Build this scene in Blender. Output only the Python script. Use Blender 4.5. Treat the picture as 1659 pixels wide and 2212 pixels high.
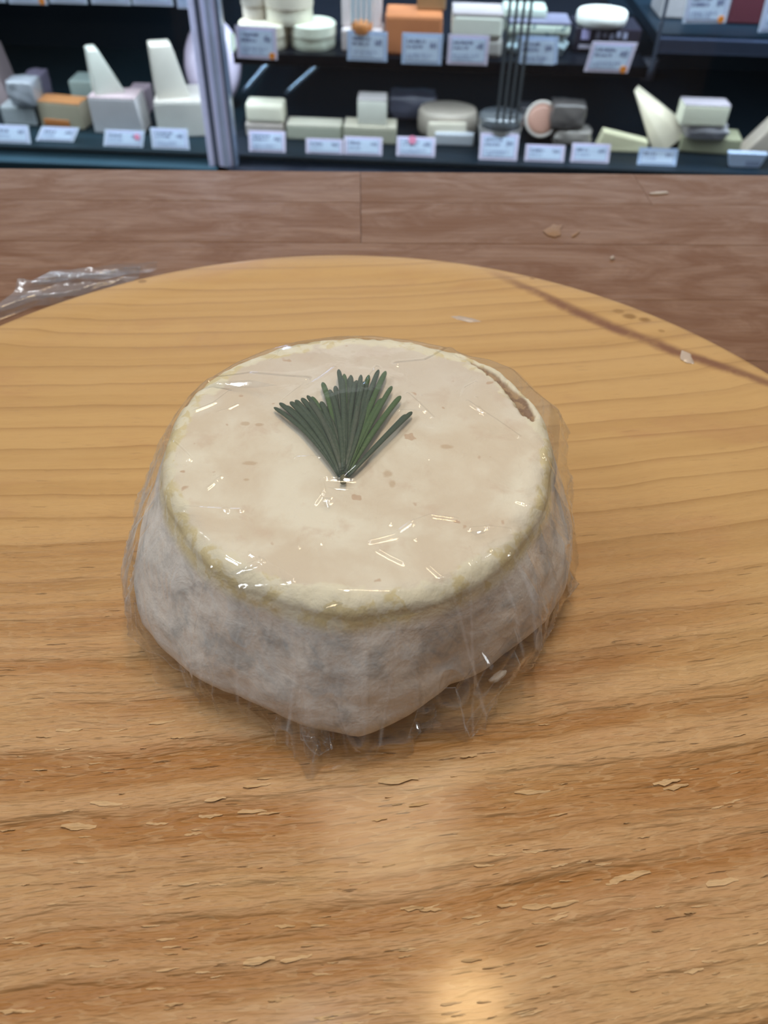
import bpy, bmesh, math, random
import numpy as np
from mathutils import Vector, Matrix, noise as mnoise

# ------------------------------------------------------------------ scene reset
for o in list(bpy.data.objects):
    bpy.data.objects.remove(o, do_unlink=True)
scene = bpy.context.scene
C = scene.collection
random.seed(7)
R = math.radians

# ------------------------------------------------------------------ camera (metres, floor at z = 0)
F_PX, PITCH, ROLL = 1700.0, R(45), R(1.5)
BOARD_Z = 0.920            # top of the round board
COUNTER_Z = 0.900          # top of the counter
CAM = Vector((0, 0, BOARD_Z + 0.16))
_c, _s = math.cos(ROLL), math.sin(ROLL)
Rt = Vector((1, 0, 0)); Fw = Vector((0, math.cos(PITCH), -math.sin(PITCH))); Ut = Vector((0, math.sin(PITCH), math.cos(PITCH)))
cam_right = _c * Rt + _s * Ut
cam_up = -_s * Rt + _c * Ut
cd = bpy.data.cameras.new('camera')
cam = bpy.data.objects.new('camera', cd); C.objects.link(cam)
m = Matrix.Identity(4)
for i in range(3):
    m[i][0] = cam_right[i]; m[i][1] = cam_up[i]; m[i][2] = -Fw[i]; m[i][3] = CAM[i]
cam.matrix_world = m
cd.sensor_fit = 'VERTICAL'; cd.sensor_height = 36.0; cd.sensor_width = 27.0
cd.lens = 36.0 * F_PX / 2212.0
cd.clip_start = 0.005; cd.clip_end = 50
cd.dof.use_dof = True
cd.dof.focus_distance = 0.185
cd.dof.aperture_fstop = 22.0
scene.camera = cam

def ray(x, y):
    return (cam_right * (x - 829.5) + cam_up * (1106 - y) + Fw * F_PX)
def on_z(x, y, z):
    d = ray(x, y); return CAM + d * ((z - CAM.z) / d.z)
def on_y(x, y, Y):
    d = ray(x, y); return CAM + d * ((Y - CAM.y) / d.y)

# ------------------------------------------------------------------ world, lights, exposure
w = bpy.data.worlds.new('room_light'); scene.world = w; w.use_nodes = True
w.node_tree.nodes['Background'].inputs[0].default_value = (0.94, 0.97, 1.0, 1)
w.node_tree.nodes['Background'].inputs[1].default_value = 0.50
def area(name, loc, target, sx, sy, power, col):
    l = bpy.data.lights.new(name, 'AREA'); l.shape = 'RECTANGLE'; l.size = sx; l.size_y = sy
    l.energy = power; l.color = col
    o = bpy.data.objects.new(name, l); C.objects.link(o); o.location = loc
    o.rotation_euler = (Vector(target) - Vector(loc)).to_track_quat('-Z', 'Y').to_euler()
    return o
area('ceiling_tube_light', (-0.12, 0.06, 2.75), (-0.1, 0.06, 0.9), 0.7, 0.07, 11, (0.95, 0.97, 1.0))  # set overhead to raise glints on the film creases
area('ceiling_tube_light', (-1.2, 0.55, 2.75), (-0.9, 0.5, 0.9), 0.5, 0.07, 7, (0.92, 0.97, 1.0))  # added light, placed for glints on diagonal film creases
area('ceiling_tube_light', (1.3, 0.50, 2.75), (1.0, 0.45, 0.9), 0.5, 0.07, 5, (0.92, 0.97, 1.0))  # added light for glints on the opposite creases
area('side_window_light', (-1.7, -0.3, 2.5), (0, 0.15, 0.92), 0.32, 0.55, 16, (0.90, 0.96, 1.0))
area('far_window_light', (-0.4, 4.6, 2.6), (0, 0.15, 0.92), 3.0, 1.1, 8, (0.92, 0.97, 1.0))
lp = bpy.data.lights.new('warm_spot_lamp', 'SPOT'); lp.energy = 13; lp.color = (1.0, 0.66, 0.30)
lp.shadow_soft_size = 0.055; lp.spot_size = R(70); lp.spot_blend = 0.6
lo = bpy.data.objects.new('warm_spot_lamp', lp); C.objects.link(lo)
lo.location = (0.150, 0.325, 2.15)
lk = bpy.data.lights.new('warm_key_lamp', 'SPOT'); lk.energy = 21; lk.color = (1.0, 0.81, 0.56)
lk.shadow_soft_size = 0.14; lk.spot_size = R(80); lk.spot_blend = 0.7
lko = bpy.data.objects.new('warm_key_lamp', lk); C.objects.link(lko); lko.location = (0.02, 0.66, 2.15)
area('case_strip_light', (0.0, 1.715, 1.33), (0.0, 1.95, 0.45), 2.6, 0.06, 190, (0.72, 0.86, 1.0))
area('left_shelf_strip_light', (-0.85, 1.868, 0.672), (-0.85, 1.90, 0.40), 1.0, 0.02, 4.0, (0.80, 0.90, 1.0))  # fill added under the left shelf to brighten the deck goods
area('middle_shelf_strip_light', (0.20, 1.834, 0.568), (0.20, 1.875, 0.40), 1.15, 0.02, 2.4, (0.80, 0.90, 1.0))  # added fill for the deck cheeses shaded by the middle shelf
area('right_shelf_strip_light', (0.98, 1.812, 0.62), (0.98, 1.85, 0.40), 0.62, 0.02, 1.3, (0.80, 0.90, 1.0))  # added fill for the right end of the deck
scene.view_settings.view_transform = 'Standard'
scene.view_settings.look = 'None'
scene.view_settings.gamma = 1.0
scene.view_settings.use_curve_mapping = False
scene.view_settings.exposure = -0.52

# ------------------------------------------------------------------ node helpers
class NT:
    def __init__(s, name):
        s.m = bpy.data.materials.new(name); s.m.use_nodes = True
        s.t = s.m.node_tree; s.t.nodes.clear()
        s.out = s.t.nodes.new('ShaderNodeOutputMaterial')
    def put(s, sock, v):
        if v is None: return
        if isinstance(v, bpy.types.NodeSocket): s.t.links.new(v, sock)
        else:
            if sock.type == 'RGBA' and len(v) == 3: v = (*v, 1)
            sock.default_value = v
    def n(s, typ, ins=None, out=0, **props):
        nd = s.t.nodes.new(typ)
        for k, v in props.items(): setattr(nd, k, v)
        for k, v in (ins or {}).items(): s.put(nd.inputs[k], v)
        return nd.outputs[out] if out is not None else nd
    def ma(s, op, a, b=None, c=None, clamp=False):
        return s.n('ShaderNodeMath', {0: a, 1: b, 2: c}, operation=op, use_clamp=clamp)
    def co(s, kind='Object'):
        return s.n('ShaderNodeTexCoord', out=None).outputs[kind]
    def sep(s, v):
        nd = s.n('ShaderNodeSeparateXYZ', {0: v}, out=None); return nd.outputs[0], nd.outputs[1], nd.outputs[2]
    def comb(s, x, y, z=0.0):
        return s.n('ShaderNodeCombineXYZ', {0: x, 1: y, 2: z})
    def noise(s, vec, scale=1.0, detail=3.0, rough=0.55, dist=0.0):
        return s.n('ShaderNodeTexNoise', {'Vector': vec, 'Scale': scale, 'Detail': detail, 'Roughness': rough, 'Distortion': dist})
    def rng(s, v, a, b, c=0.0, d=1.0, smooth=True):
        return s.n('ShaderNodeMapRange', {'Value': v, 'From Min': a, 'From Max': b, 'To Min': c, 'To Max': d},
                   interpolation_type='SMOOTHSTEP' if smooth else 'LINEAR')
    def mix(s, fac, a, b, mode='MIX'):
        nd = s.t.nodes.new('ShaderNodeMix'); nd.data_type = 'RGBA'; nd.blend_type = mode
        s.put(nd.inputs['Factor'], fac); s.put(nd.inputs['A'], a) if False else None
        s.put(nd.inputs[6], a); s.put(nd.inputs[7], b)
        return nd.outputs[2]
    def bsdf(s, **k):
        nd = s.t.nodes.new('ShaderNodeBsdfPrincipled')
        for a, v in k.items(): s.put(nd.inputs[a.replace('_', ' ')], v)
        return nd.outputs[0]
    def bump(s, h, dist=1.0, strength=1.0):
        return s.n('ShaderNodeBump', {'Height': h, 'Distance': dist, 'Strength': strength})
    def schlick(s, f0, nor=None):
        ge = s.n('ShaderNodeNewGeometry', out=None)
        d = s.t.nodes.new('ShaderNodeVectorMath'); d.operation = 'DOT_PRODUCT'
        s.put(d.inputs[0], nor if nor is not None else ge.outputs['Normal']); s.put(d.inputs[1], ge.outputs['Incoming'])
        k = s.ma('SUBTRACT', 1.0, s.ma('ABSOLUTE', d.outputs['Value']), clamp=True)
        return s.ma('ADD', f0, s.ma('MULTIPLY', s.ma('POWER', k, 5.0), 1.0 - f0), clamp=True)
    def done(s, surf):
        s.t.links.new(surf, s.out.inputs['Surface']); return s.m

MATS = {}
def plain(name, col, rough=0.5, metal=0.0, coat=0.0, var=0.12, scale=60.0, **extra):
    if name in MATS: return MATS[name]
    g = NT(name)
    nz = g.noise(g.co(), scale, 4)
    dark = tuple(c * (1 - var) for c in col); light = tuple(min(1, c * (1 + var)) for c in col)
    colr = g.mix(nz, dark, light)
    MATS[name] = g.done(g.bsdf(Base_Color=colr, Roughness=rough, Metallic=metal, Coat_Weight=coat, Coat_Roughness=0.12,
                               Normal=g.bump(g.noise(g.co(), scale * 4, 3), 0.0003), **extra))
    return MATS[name]

def emission(name, col, strength):
    g = NT(name); return g.done(g.n('ShaderNodeEmission', {'Color': col, 'Strength': strength}))

def film_mat(name, haze, rough, tint=(0.925, 0.93, 0.935), hazecol=(0.9, 0.92, 0.95), bscale=160.0, bh=0.00005, boost=1.25):
    g = NT(name)
    n1 = g.noise(g.co(), bscale, 3, 0.5, 0.6)
    n2 = g.noise(g.co(), bscale * 0.25, 2, 0.5, 1.5)
    h = g.ma('ADD', g.ma('MULTIPLY', n1, bh), g.ma('MULTIPLY', n2, bh * 3.5))
    nor = g.bump(h)
    fac = g.schlick(0.045 * boost, nor)
    fo = g.n('ShaderNodeAttribute', out=None, attribute_name='fold').outputs['Fac']     # whitened crease lines
    hz = g.n('ShaderNodeMixShader', {0: g.ma('ADD', haze, g.ma('MULTIPLY', fo, 0.32), clamp=True), 1: g.n('ShaderNodeBsdfTransparent', {0: tint}),
             2: g.n('ShaderNodeBsdfDiffuse', {0: hazecol})})
    gl = g.n('ShaderNodeBsdfGlossy', {'Color': (1, 1, 1), 'Roughness': rough, 'Normal': nor})
    return g.done(g.n('ShaderNodeMixShader', {0: fac, 1: hz, 2: gl}))

# ------------------------------------------------------------------ object helpers
def mesh_obj(name, verts, faces, mat, parent=None, smooth=False, loc=None, rotz=0.0):
    me = bpy.data.meshes.new(name); me.from_pydata([tuple(v) for v in verts], [], faces); me.update()
    o = bpy.data.objects.new(name, me); C.objects.link(o)
    if mat: me.materials.append(mat)
    if smooth:
        me.polygons.foreach_set('use_smooth', [True] * len(me.polygons))
    if parent is not None: o.parent = parent
    if loc is not None: o.location = loc
    if rotz: o.rotation_euler.z = rotz
    return o
def bm_obj(name, bm, mat, parent=None, smooth=False, loc=None, rotz=0.0):
    bmesh.ops.recalc_face_normals(bm, faces=bm.faces)
    me = bpy.data.meshes.new(name); bm.to_mesh(me); bm.free()
    o = bpy.data.objects.new(name, me); C.objects.link(o)
    if mat: me.materials.append(mat)
    if smooth: me.polygons.foreach_set('use_smooth', [True] * len(me.polygons))
    if parent is not None: o.parent = parent
    if loc is not None: o.location = loc
    if rotz: o.rotation_euler.z = rotz
    return o
def bm_hex(base, top, z0, z1, bevel=0.0, seg=2, bm=None):
    """hexahedron / prism from a base polygon and a top polygon (x, y lists)"""
    own = bm is None
    bm = bm or bmesh.new()
    n = len(base)
    zt = z1 if isinstance(z1, (list, tuple)) else [z1] * n
    a = [bm.verts.new((p[0], p[1], z0)) for p in base]
    b = [bm.verts.new((p[0], p[1], zt[i])) for i, p in enumerate(top)]
    fs = [bm.faces.new(a[::-1]), bm.faces.new(b)]
    for i in range(n):
        fs.append(bm.faces.new((a[i], a[(i + 1) % n], b[(i + 1) % n], b[i])))
    if bevel:
        es = list({e for f in fs for e in f.edges})
        bmesh.ops.bevel(bm, geom=es, offset=bevel, segments=seg, affect='EDGES', profile=0.6)
    return bm
def bm_box(x0, x1, y0, y1, z0, z1, bevel=0.0, bm=None):
    q = [(x0, y0), (x1, y0), (x1, y1), (x0, y1)]
    return bm_hex(q, q, z0, z1, bevel, bm=bm)
def bm_lathe(prof, n=40, bm=None, cap=True):
    bm = bm or bmesh.new()
    rings = []
    for r, z in prof:
        rings.append([bm.verts.new((r * math.cos(2 * math.pi * i / n), r * math.sin(2 * math.pi * i / n), z)) for i in range(n)])
    for a, b in zip(rings, rings[1:]):
        for i in range(n):
            bm.faces.new((a[i], a[(i + 1) % n], b[(i + 1) % n], b[i]))
    if cap:
        bm.faces.new(rings[0][::-1]); bm.faces.new(rings[-1])
    return bm
def empty(name, loc, rotz=0.0):
    o = bpy.data.objects.new(name, None); C.objects.link(o); o.location = loc; o.rotation_euler.z = rotz
    o.empty_display_size = 0.02
    return o
def tag(o, label, cat, group=None):
    o['label'] = label; o['category'] = cat
    if group: o['group'] = group
    return o
def struct(o):
    o['kind'] = 'structure'; return o
def fbm(x, y, z, oct=3):
    return mnoise.fractal(Vector((x, y, z)), 1.0, 2.0, oct)

# ================================================================== SETTING
g = NT('floor_tile')
MATS['floor'] = plain('grey_floor', (0.16, 0.15, 0.14), 0.45)
struct(bm_obj('floor', bm_box(-3, 3, -2.5, 5.2, -0.05, 0.0), MATS['floor']))
struct(bm_obj('wall_back', bm_box(-2.7, 2.7, 5.0, 5.1, 0.0, 3.2), plain('back_wall_paint', (0.26, 0.24, 0.22), 0.8)))
struct(bm_obj('wall_left', bm_box(-2.8, -2.7, -2.5, 5.1, 0.0, 2.9), plain('side_wall_paint', (0.34, 0.31, 0.28), 0.8)))
struct(bm_obj('wall_right', bm_box(2.7, 2.8, -2.5, 5.1, 0.0, 2.9), MATS['side_wall_paint']))
struct(bm_obj('wall_front', bm_box(-2.7, 2.7, -1.0, -0.9, 0.0, 2.9), plain('front_wall_paint', (0.10, 0.09, 0.085), 0.8)))  # unseen dark blocker, added to cut light from behind the camera

# ------------------------------------------------------------------ counter of butcher block strips
def counter_mat():
    g = NT('counter_wood')
    o = g.co(); rnd = g.n('ShaderNodeObjectInfo', out=None).outputs['Random']
    x, y, z = g.sep(o)
    xo = g.ma('ADD', x, g.ma('MULTIPLY', rnd, 7.0))
    fib = g.noise(g.comb(g.ma('MULTIPLY', xo, 22), g.ma('MULTIPLY', y, 260)), 1, 4, 0.6)
    blo = g.noise(g.comb(g.ma('MULTIPLY', xo, 18), g.ma('MULTIPLY', y, 45)), 1, 5, 0.65, 1.2)
    fine = g.noise(g.comb(g.ma('MULTIPLY', xo, 90), g.ma('MULTIPLY', y, 420)), 1, 2, 0.6)
    c = g.mix(g.rng(blo, 0.35, 0.68), (0.160, 0.074, 0.038), (0.245, 0.136, 0.080))
    c = g.mix(g.ma('MULTIPLY', g.rng(fib, 0.35, 0.7), 0.5), c, (0.178, 0.090, 0.049))
    c = g.mix(g.ma('MULTIPLY', g.rng(fine, 0.55, 0.8), 0.35), c, (0.125, 0.06, 0.036))
    c = g.mix(g.ma('MULTIPLY', rnd, 0.35), c, (0.205, 0.116, 0.070))
    h = g.ma('ADD', g.ma('MULTIPLY', fib, 0.0004), g.ma('MULTIPLY', fine, 0.0002))
    rough = g.rng(blo, 0.3, 0.7, 0.62, 0.40)
    return g.done(g.bsdf(Base_Color=c, Roughness=rough, Specular_IOR_Level=0.14, Normal=g.bump(h)))
CW = counter_mat()
YAW = math.atan(0.043)
counter = empty('wooden_counter', (0, 0.4543, 0), YAW)      # origin at the far edge
tag(counter, 'reddish brown butcher block counter under the round board', 'counter')
rows = [0.0, -0.0405, -0.087, -0.140, -0.188, -0.236, -0.284, -0.332, -0.38, -0.43, -0.48, -0.53, -0.58, -0.63, -0.68]
joints = {0: [-0.9, -0.46, -0.0185, 0.1385, 0.62, 1.0], 1: [-0.9, -0.33, -0.0185, 0.36, 1.0], 2: [-0.9, -0.52, -0.22, 0.27, 0.7, 1.0]}
for i in range(len(rows) - 1):
    js = joints.get(i)
    if js is None:
        a = random.uniform(-0.7, -0.4); js = [-0.9, a, a + random.uniform(0.4, 0.6), a + random.uniform(0.8, 1.1), 1.0]
    y1, y0 = rows[i], rows[i + 1]
    for xa, xb in zip(js, js[1:]):
        cx, cy = (xa + xb) / 2, (y0 + y1) / 2; hw, hd = (xb - xa) / 2 - 0.00008, (y1 - y0) / 2 - 0.00008
        dz = random.uniform(-0.0001, 0.0)
        p = bm_obj('plank', bm_box(-hw, hw, -hd, hd, -0.038, 0, 0.0003), CW, counter)
        p.location = (cx, cy, COUNTER_Z + dz)
bm_obj('counter_base', bm_box(-0.88, 0.98, -0.66, -0.03, 0.0, COUNTER_Z - 0.0385), plain('counter_base_wood', (0.16, 0.085, 0.05), 0.5), counter)
# pale scratch and orange stain on the counter: thin dried residues
def blob(name, pts, z, h, mat, label, cat, parent=None):
    vs = [Vector(p) for p in pts]; c = sum(vs, Vector()) / len(vs)
    verts = [(0, 0, h)] + [((v - c).x, (v - c).y, 0.00003) for v in vs] + [((v - c).x * 0.8, (v - c).y * 0.8, h * 0.9) for v in vs]
    n = len(vs); faces = []
    for i in range(n):
        j = (i + 1) % n
        faces += [(1 + i, 1 + j, 1 + n + j, 1 + n + i), (1 + n + i, 1 + n + j, 0)]
    o = mesh_obj(name, verts, faces, mat, parent, True, loc=(c.x, c.y, z))
    if label: tag(o, label, cat)
    return o
def px_poly(pts, z): return [on_z(x, y, z) for x, y in pts]
blob('sauce_stain', px_poly([(1172, 498), (1190, 489), (1195, 484), (1205, 487), (1216, 485), (1210, 496), (1212, 508), (1198, 512), (1183, 508)], COUNTER_Z + 0.0003), COUNTER_Z + 0.0003, 0.0003,
     plain('dried_sauce', (0.24, 0.115, 0.035), 0.5), 'dried orange brown star-shaped stain on the counter', 'stain')
blob('sauce_stain', px_poly([(1234, 508), (1246, 501), (1252, 496), (1253, 500), (1244, 509), (1236, 512)], COUNTER_Z + 0.0003), COUNTER_Z + 0.0003, 0.0002,
     MATS['dried_sauce'], 'small curved orange streak on the counter beside the star-shaped stain', 'stain')
blob('wax_smear', px_poly([(1402, 417), (1418, 414), (1440, 413), (1445, 417), (1425, 420), (1408, 420)], COUNTER_Z + 0.0003), COUNTER_Z + 0.0003, 0.0003,
     plain('pale_wax', (0.38, 0.30, 0.23), 0.4), 'short pale smear beside the plank joint at the counter back', 'smear')
blob('cheese_crumb', px_poly([(1318, 556), (1324, 554), (1328, 558), (1324, 561), (1319, 560)], COUNTER_Z + 0.0003), COUNTER_Z + 0.0003, 0.0008,
     MATS['pale_wax'], 'tiny pale crumb on the brown counter behind the board', 'crumb')

# ================================================================== ROUND BOARD
BC = (-0.0113, 0.1415); BR = 0.1745
def board_mat(flake=False):
    g = NT('flake_wood' if flake else 'board_wood')
    x, y, z = g.sep(g.co('Object') if not flake else g.n('ShaderNodeNewGeometry', out=None).outputs['Position'])
    if flake:
        x = g.ma('SUBTRACT', x, BC[0]); y = g.ma('SUBTRACT', y, BC[1])
    wp = g.noise(g.comb(g.ma('MULTIPLY', x, 14), g.ma('MULTIPLY', y, 22)), 1, 2)
    wp2 = g.noise(g.comb(g.ma('MULTIPLY', x, 45), g.ma('MULTIPLY', y, 110)), 1, 2)
    gr = g.ma('SUBTRACT', y, g.ma('ADD', g.ma('MULTIPLY', x, 0.13), g.ma('MULTIPLY', g.ma('MULTIPLY', x, x), 0.32)))
    gr = g.ma('ADD', gr, g.ma('MULTIPLY', g.ma('SUBTRACT', wp, 0.5), 0.006))
    gr = g.ma('ADD', gr, g.ma('MULTIPLY', g.ma('SUBTRACT', wp2, 0.5), 0.0012))
    # front (towards y<0) is rough and weathered, the back smoother
    edge = g.noise(g.comb(g.ma('MULTIPLY', x, 12), g.ma('MULTIPLY', y, 12)), 1, 3)
    front = g.rng(g.ma('ADD', y, g.ma('MULTIPLY', g.ma('SUBTRACT', edge, 0.5), 0.08)), 0.055, -0.065)
    # growth rings: gradual darkening then a sharp edge
    ph = g.ma('ADD', g.ma('MULTIPLY', gr, 92), g.ma('MULTIPLY', g.noise(g.comb(g.ma('MULTIPLY', x, 1.5), g.ma('MULTIPLY', gr, 26)), 1, 2), 2.2))
    fr = g.ma('FRACT', ph)
    ring = g.ma('POWER', fr, 8.0)
    band = g.noise(g.comb(g.ma('MULTIPLY', x, 3.0), g.ma('MULTIPLY', gr, 135), 3.3), 1, 2, 0.5)
    band2 = g.noise(g.comb(g.ma('MULTIPLY', x, 9.0), g.ma('MULTIPLY', gr, 420), 8.1), 1, 3, 0.6)
    blotch = g.noise(g.comb(g.ma('MULTIPLY', x, 16), g.ma('MULTIPLY', gr, 38), 1.7), 1, 4, 0.6, 0.5)
    fib = g.noise(g.comb(g.ma('MULTIPLY', x, 130), g.ma('MULTIPLY', gr, 2600)), 1, 3, 0.6)
    # flakes: saw-tooth terraces of stretched noise
    fl = g.noise(g.comb(g.ma('MULTIPLY', x, 46), g.ma('MULTIPLY', gr, 235), 5.0), 1, 3, 0.5, 0.0)
    saw = g.ma('FRACT', g.ma('MULTIPLY', fl, 7.0))
    fl2 = g.noise(g.comb(g.ma('MULTIPLY', x, 150), g.ma('MULTIPLY', gr, 900), 2.0), 1, 2, 0.55, 0.2)
    saw2 = g.ma('FRACT', g.ma('MULTIPLY', fl2, 6.0))
    ck = g.noise(g.comb(g.ma('MULTIPLY', x, 95), g.ma('MULTIPLY', gr, 1150), 9.0), 1, 3, 0.5)
    crack = g.rng(ck, 0.675, 0.74)
    light = g.mix(front, (0.56, 0.345, 0.135), (0.515, 0.30, 0.138))
    dark = g.mix(front, (0.37, 0.20, 0.058), (0.37, 0.165, 0.045))
    c = g.mix(g.ma('MULTIPLY', g.rng(band, 0.42, 0.70), g.rng(front, 0, 1, 0.30, 1.0)), light, dark)
    c = g.mix(g.ma('MULTIPLY', g.rng(band2, 0.48, 0.72), g.rng(front, 0, 1, 0.12, 0.32)), c, (0.42, 0.20, 0.075))
    c = g.mix(g.ma('MULTIPLY', ring, g.rng(front, 0, 1, 0.50, 0.30)), c, (0.27, 0.13, 0.035))
    c = g.mix(g.ma('MULTIPLY', g.rng(blotch, 0.45, 0.75), 0.50), c, (0.56, 0.355, 0.150))
    c = g.mix(g.ma('MULTIPLY', g.rng(blotch, 0.46, 0.22), 0.35), c, (0.42, 0.20, 0.095))
    c = g.mix(g.ma('MULTIPLY', g.rng(fib, 0.5, 0.8), 0.22), c, (0.30, 0.15, 0.055))
    c = g.mix(g.ma('MULTIPLY', crack, g.rng(front, 0, 1, 0.12, 0.42)), c, (0.13, 0.06, 0.024))
    c = g.mix(g.ma('MULTIPLY', g.ma('MULTIPLY', g.rng(saw, 0.6, 0.98), front), 0.22), c, (0.66, 0.46, 0.25))
    # stain along the inner rim line on the right, brown spots on the rim
    rr = g.ma('SQRT', g.ma('ADD', g.ma('MULTIPLY', x, x), g.ma('MULTIPLY', y, y)))
    th = g.ma('ARCTAN2', y, x)
    sn = g.noise(g.comb(g.ma('MULTIPLY', x, 60), g.ma('MULTIPLY', y, 60)), 1, 4, 0.6)
    line = g.ma('ABSOLUTE', g.ma('SUBTRACT', g.ma('ADD', rr, g.ma('MULTIPLY', g.ma('SUBTRACT', sn, 0.5), 0.005)), g.ma('ADD', 0.1560, g.ma('MULTIPLY', g.ma('POWER', g.ma('ABSOLUTE', g.ma('SUBTRACT', th, R(51))), 2.0), 0.105))))
    seg = g.ma('MULTIPLY', g.rng(th, R(18), R(36)), g.rng(th, R(76), R(62)))
    segl = g.ma('MULTIPLY', g.rng(th, R(112), R(118)), g.rng(th, R(152), R(130)))
    c = g.mix(g.ma('MULTIPLY', g.ma('MULTIPLY', g.rng(line, 0.0042, 0.0004), seg), g.rng(sn, 0.25, 0.55, 0.45, 0.95)), c, (0.20, 0.085, 0.045))
    c = g.mix(g.ma('MULTIPLY', g.ma('MULTIPLY', g.rng(line, 0.004, 0.0004), segl), g.rng(sn, 0.42, 0.62, 0.05, 0.6)), c, (0.26, 0.13, 0.06))
    for px, py, rad, k in ((1335, 672, 0.0028, 0.55), (1362, 684, 0.0036, 0.8), (1392, 690, 0.0034, 0.8), (1150, 601, 0.0022, 0.7), (1430, 715, 0.0014, 0.5), (308, 608, 0.002, 0.7)):
        p = on_z(px, py, BOARD_Z)
        dx = g.ma('SUBTRACT', x, p.x - BC[0]); dy = g.ma('MULTIPLY', g.ma('SUBTRACT', y, p.y - BC[1]), 1.3)
        dd = g.ma('ADD', g.ma('SQRT', g.ma('ADD', g.ma('MULTIPLY', dx, dx), g.ma('MULTIPLY', dy, dy))), g.ma('MULTIPLY', g.ma('SUBTRACT', sn, 0.5), 0.005))
        c = g.mix(g.ma('MULTIPLY', g.rng(dd, rad, rad * 0.35), k), c, (0.24, 0.115, 0.022))
    if flake:
        c = g.mix(0.7, c, (0.66, 0.45, 0.235))
    h = g.ma('MULTIPLY', g.ma('MULTIPLY', saw, front), 0.00035)
    h = g.ma('ADD', h, g.ma('MULTIPLY', g.ma('MULTIPLY', saw2, g.rng(front, 0, 1, 0.12, 1.0)), 0.00012))
    h = g.ma('SUBTRACT', h, g.ma('MULTIPLY', g.rng(band, 0.40, 0.72), g.rng(front, 0, 1, 0.00006, 0.0013)))
    h = g.ma('SUBTRACT', h, g.ma('MULTIPLY', ring, 0.00012))
    h = g.ma('SUBTRACT', h, g.ma('MULTIPLY', crack, g.rng(front, 0, 1, 0.00008, 0.0004)))
    h = g.ma('ADD', h, g.ma('MULTIPLY', fib, 0.00005))
    rough = g.rng(blotch, 0.3, 0.7, 0.42, 0.56)
    return g.done(g.bsdf(Base_Color=c, Roughness=rough, Specular_IOR_Level=0.28, Coat_Weight=0.24, Coat_Roughness=0.13, Normal=g.bump(h)))
BW = board_mat()
board = empty('round_board', (BC[0], BC[1], BOARD_Z))
tag(board, 'round pale wooden cheese board with worn flaking grain on the counter', 'cutting board')
# turned slab: outer rim a touch higher than the dished centre
prof = [(BR - 0.003, -0.0198), (BR, -0.017), (BR, -0.002), (BR - 0.0012, -0.0003), (BR - 0.003, 0.0), (BR - 0.013, 0.0), (BR - 0.0165, -0.0006), (BR - 0.020, -0.0011), (BR - 0.05, -0.0012), (0.06, -0.0012), (0.003, -0.0012)]
n = 220
bm = bm_lathe(prof, n)
slab = bm_obj('board_slab', bm, BW, board, True)
SURF = BOARD_Z - 0.0012       # surface of the dished centre
# lifted splinters and flakes of the worn front half
FW = board_mat(True)
def flake_mesh(k):
    rnd = random.Random(100 + k)
    L, W_ = 1.0, 1.0; nx = 7; vs = []; fs = []
    for i in range(nx):
        t = i / (nx - 1); hw = (math.sin(math.pi * (0.08 + 0.86 * t)) ** 0.55) * (0.5 + 0.14 * rnd.uniform(-1, 1))
        off = 0.15 * rnd.uniform(-1, 1)
        for j in range(3):
            v = j / 2 - 0.5
            up = (0.5 - v) ** 1.6 * (0.6 + 0.4 * math.sin(3 * t + k)) 
            vs.append((t - 0.5, v * 2 * hw * 0.5 + off * 0.4, up))
    for i in range(nx - 1):
        for j in range(2):
            a = i * 3 + j; fs.append((a, a + 3, a + 4, a + 1))
    me = bpy.data.meshes.new('wood_flake'); me.from_pydata(vs, [], fs); me.update(); me.materials.append(FW)
    me.polygons.foreach_set('use_smooth', [True] * len(me.polygons))
    return me
FM = [flake_mesh(k) for k in range(9)]
def grain_slope(x): return math.atan(0.13 + 0.64 * x)
def add_flake(p, L, Wd, H, k):
    o = bpy.data.objects.new('wood_flake', FM[k % 9]); C.objects.link(o); o.parent = board
    lx, ly = p.x - BC[0], p.y - BC[1]
    o.location = (lx, ly, -0.00122)
    o.rotation_euler.z = grain_slope(lx) + random.uniform(-0.1, 0.1)
    o.scale = (L, Wd, H)
known = [(465, 1727, 46), (545, 1753, 62), (170, 1785, 74), (340, 1778, 46), (455, 1762, 50), (580, 1757, 46), (1440, 1690, 64), (1012, 1634, 40),
         (555, 1697, 60), (860, 1684, 90), (905, 1738, 44), (1150, 1710, 80), (1075, 1845, 40), (1155, 1838, 52), (1360, 1892, 90), (890, 1962, 46), (930, 1965, 44),
         (1095, 1955, 40), (1160, 1958, 60), (1220, 1952, 60), (350, 1560, 60), (150, 1575, 60), (1330, 1905, 44), (1265, 1860, 20), (1460, 1700, 60), (1490, 1972, 24), (640, 2070, 60), (560, 2075, 60), (1560, 1905, 70), (230, 1735, 70)]
for i, (x, y, wpx) in enumerate(known):
    p = on_z(x, y, SURF); L = wpx * 0.000098
    add_flake(p, L, L * random.uniform(0.32, 0.5), random.uniform(0.0003, 0.0006), i)
tries = 0; made = 0
while made < 190 and tries < 5000:
    tries += 1
    x, y = random.uniform(-40, 1700), random.uniform(1480, 2240)
    if random.random() > (y - 1380) / 700: continue
    p = on_z(x, y, SURF)
    if (Vector((p.x + 0.006, p.y - 0.143))).length < 0.066: continue
    L = random.uniform(0.0012, 0.0042)
    add_flake(p, L, L * random.uniform(0.22, 0.4), random.uniform(0.00015, 0.00042), made); made += 1
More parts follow.
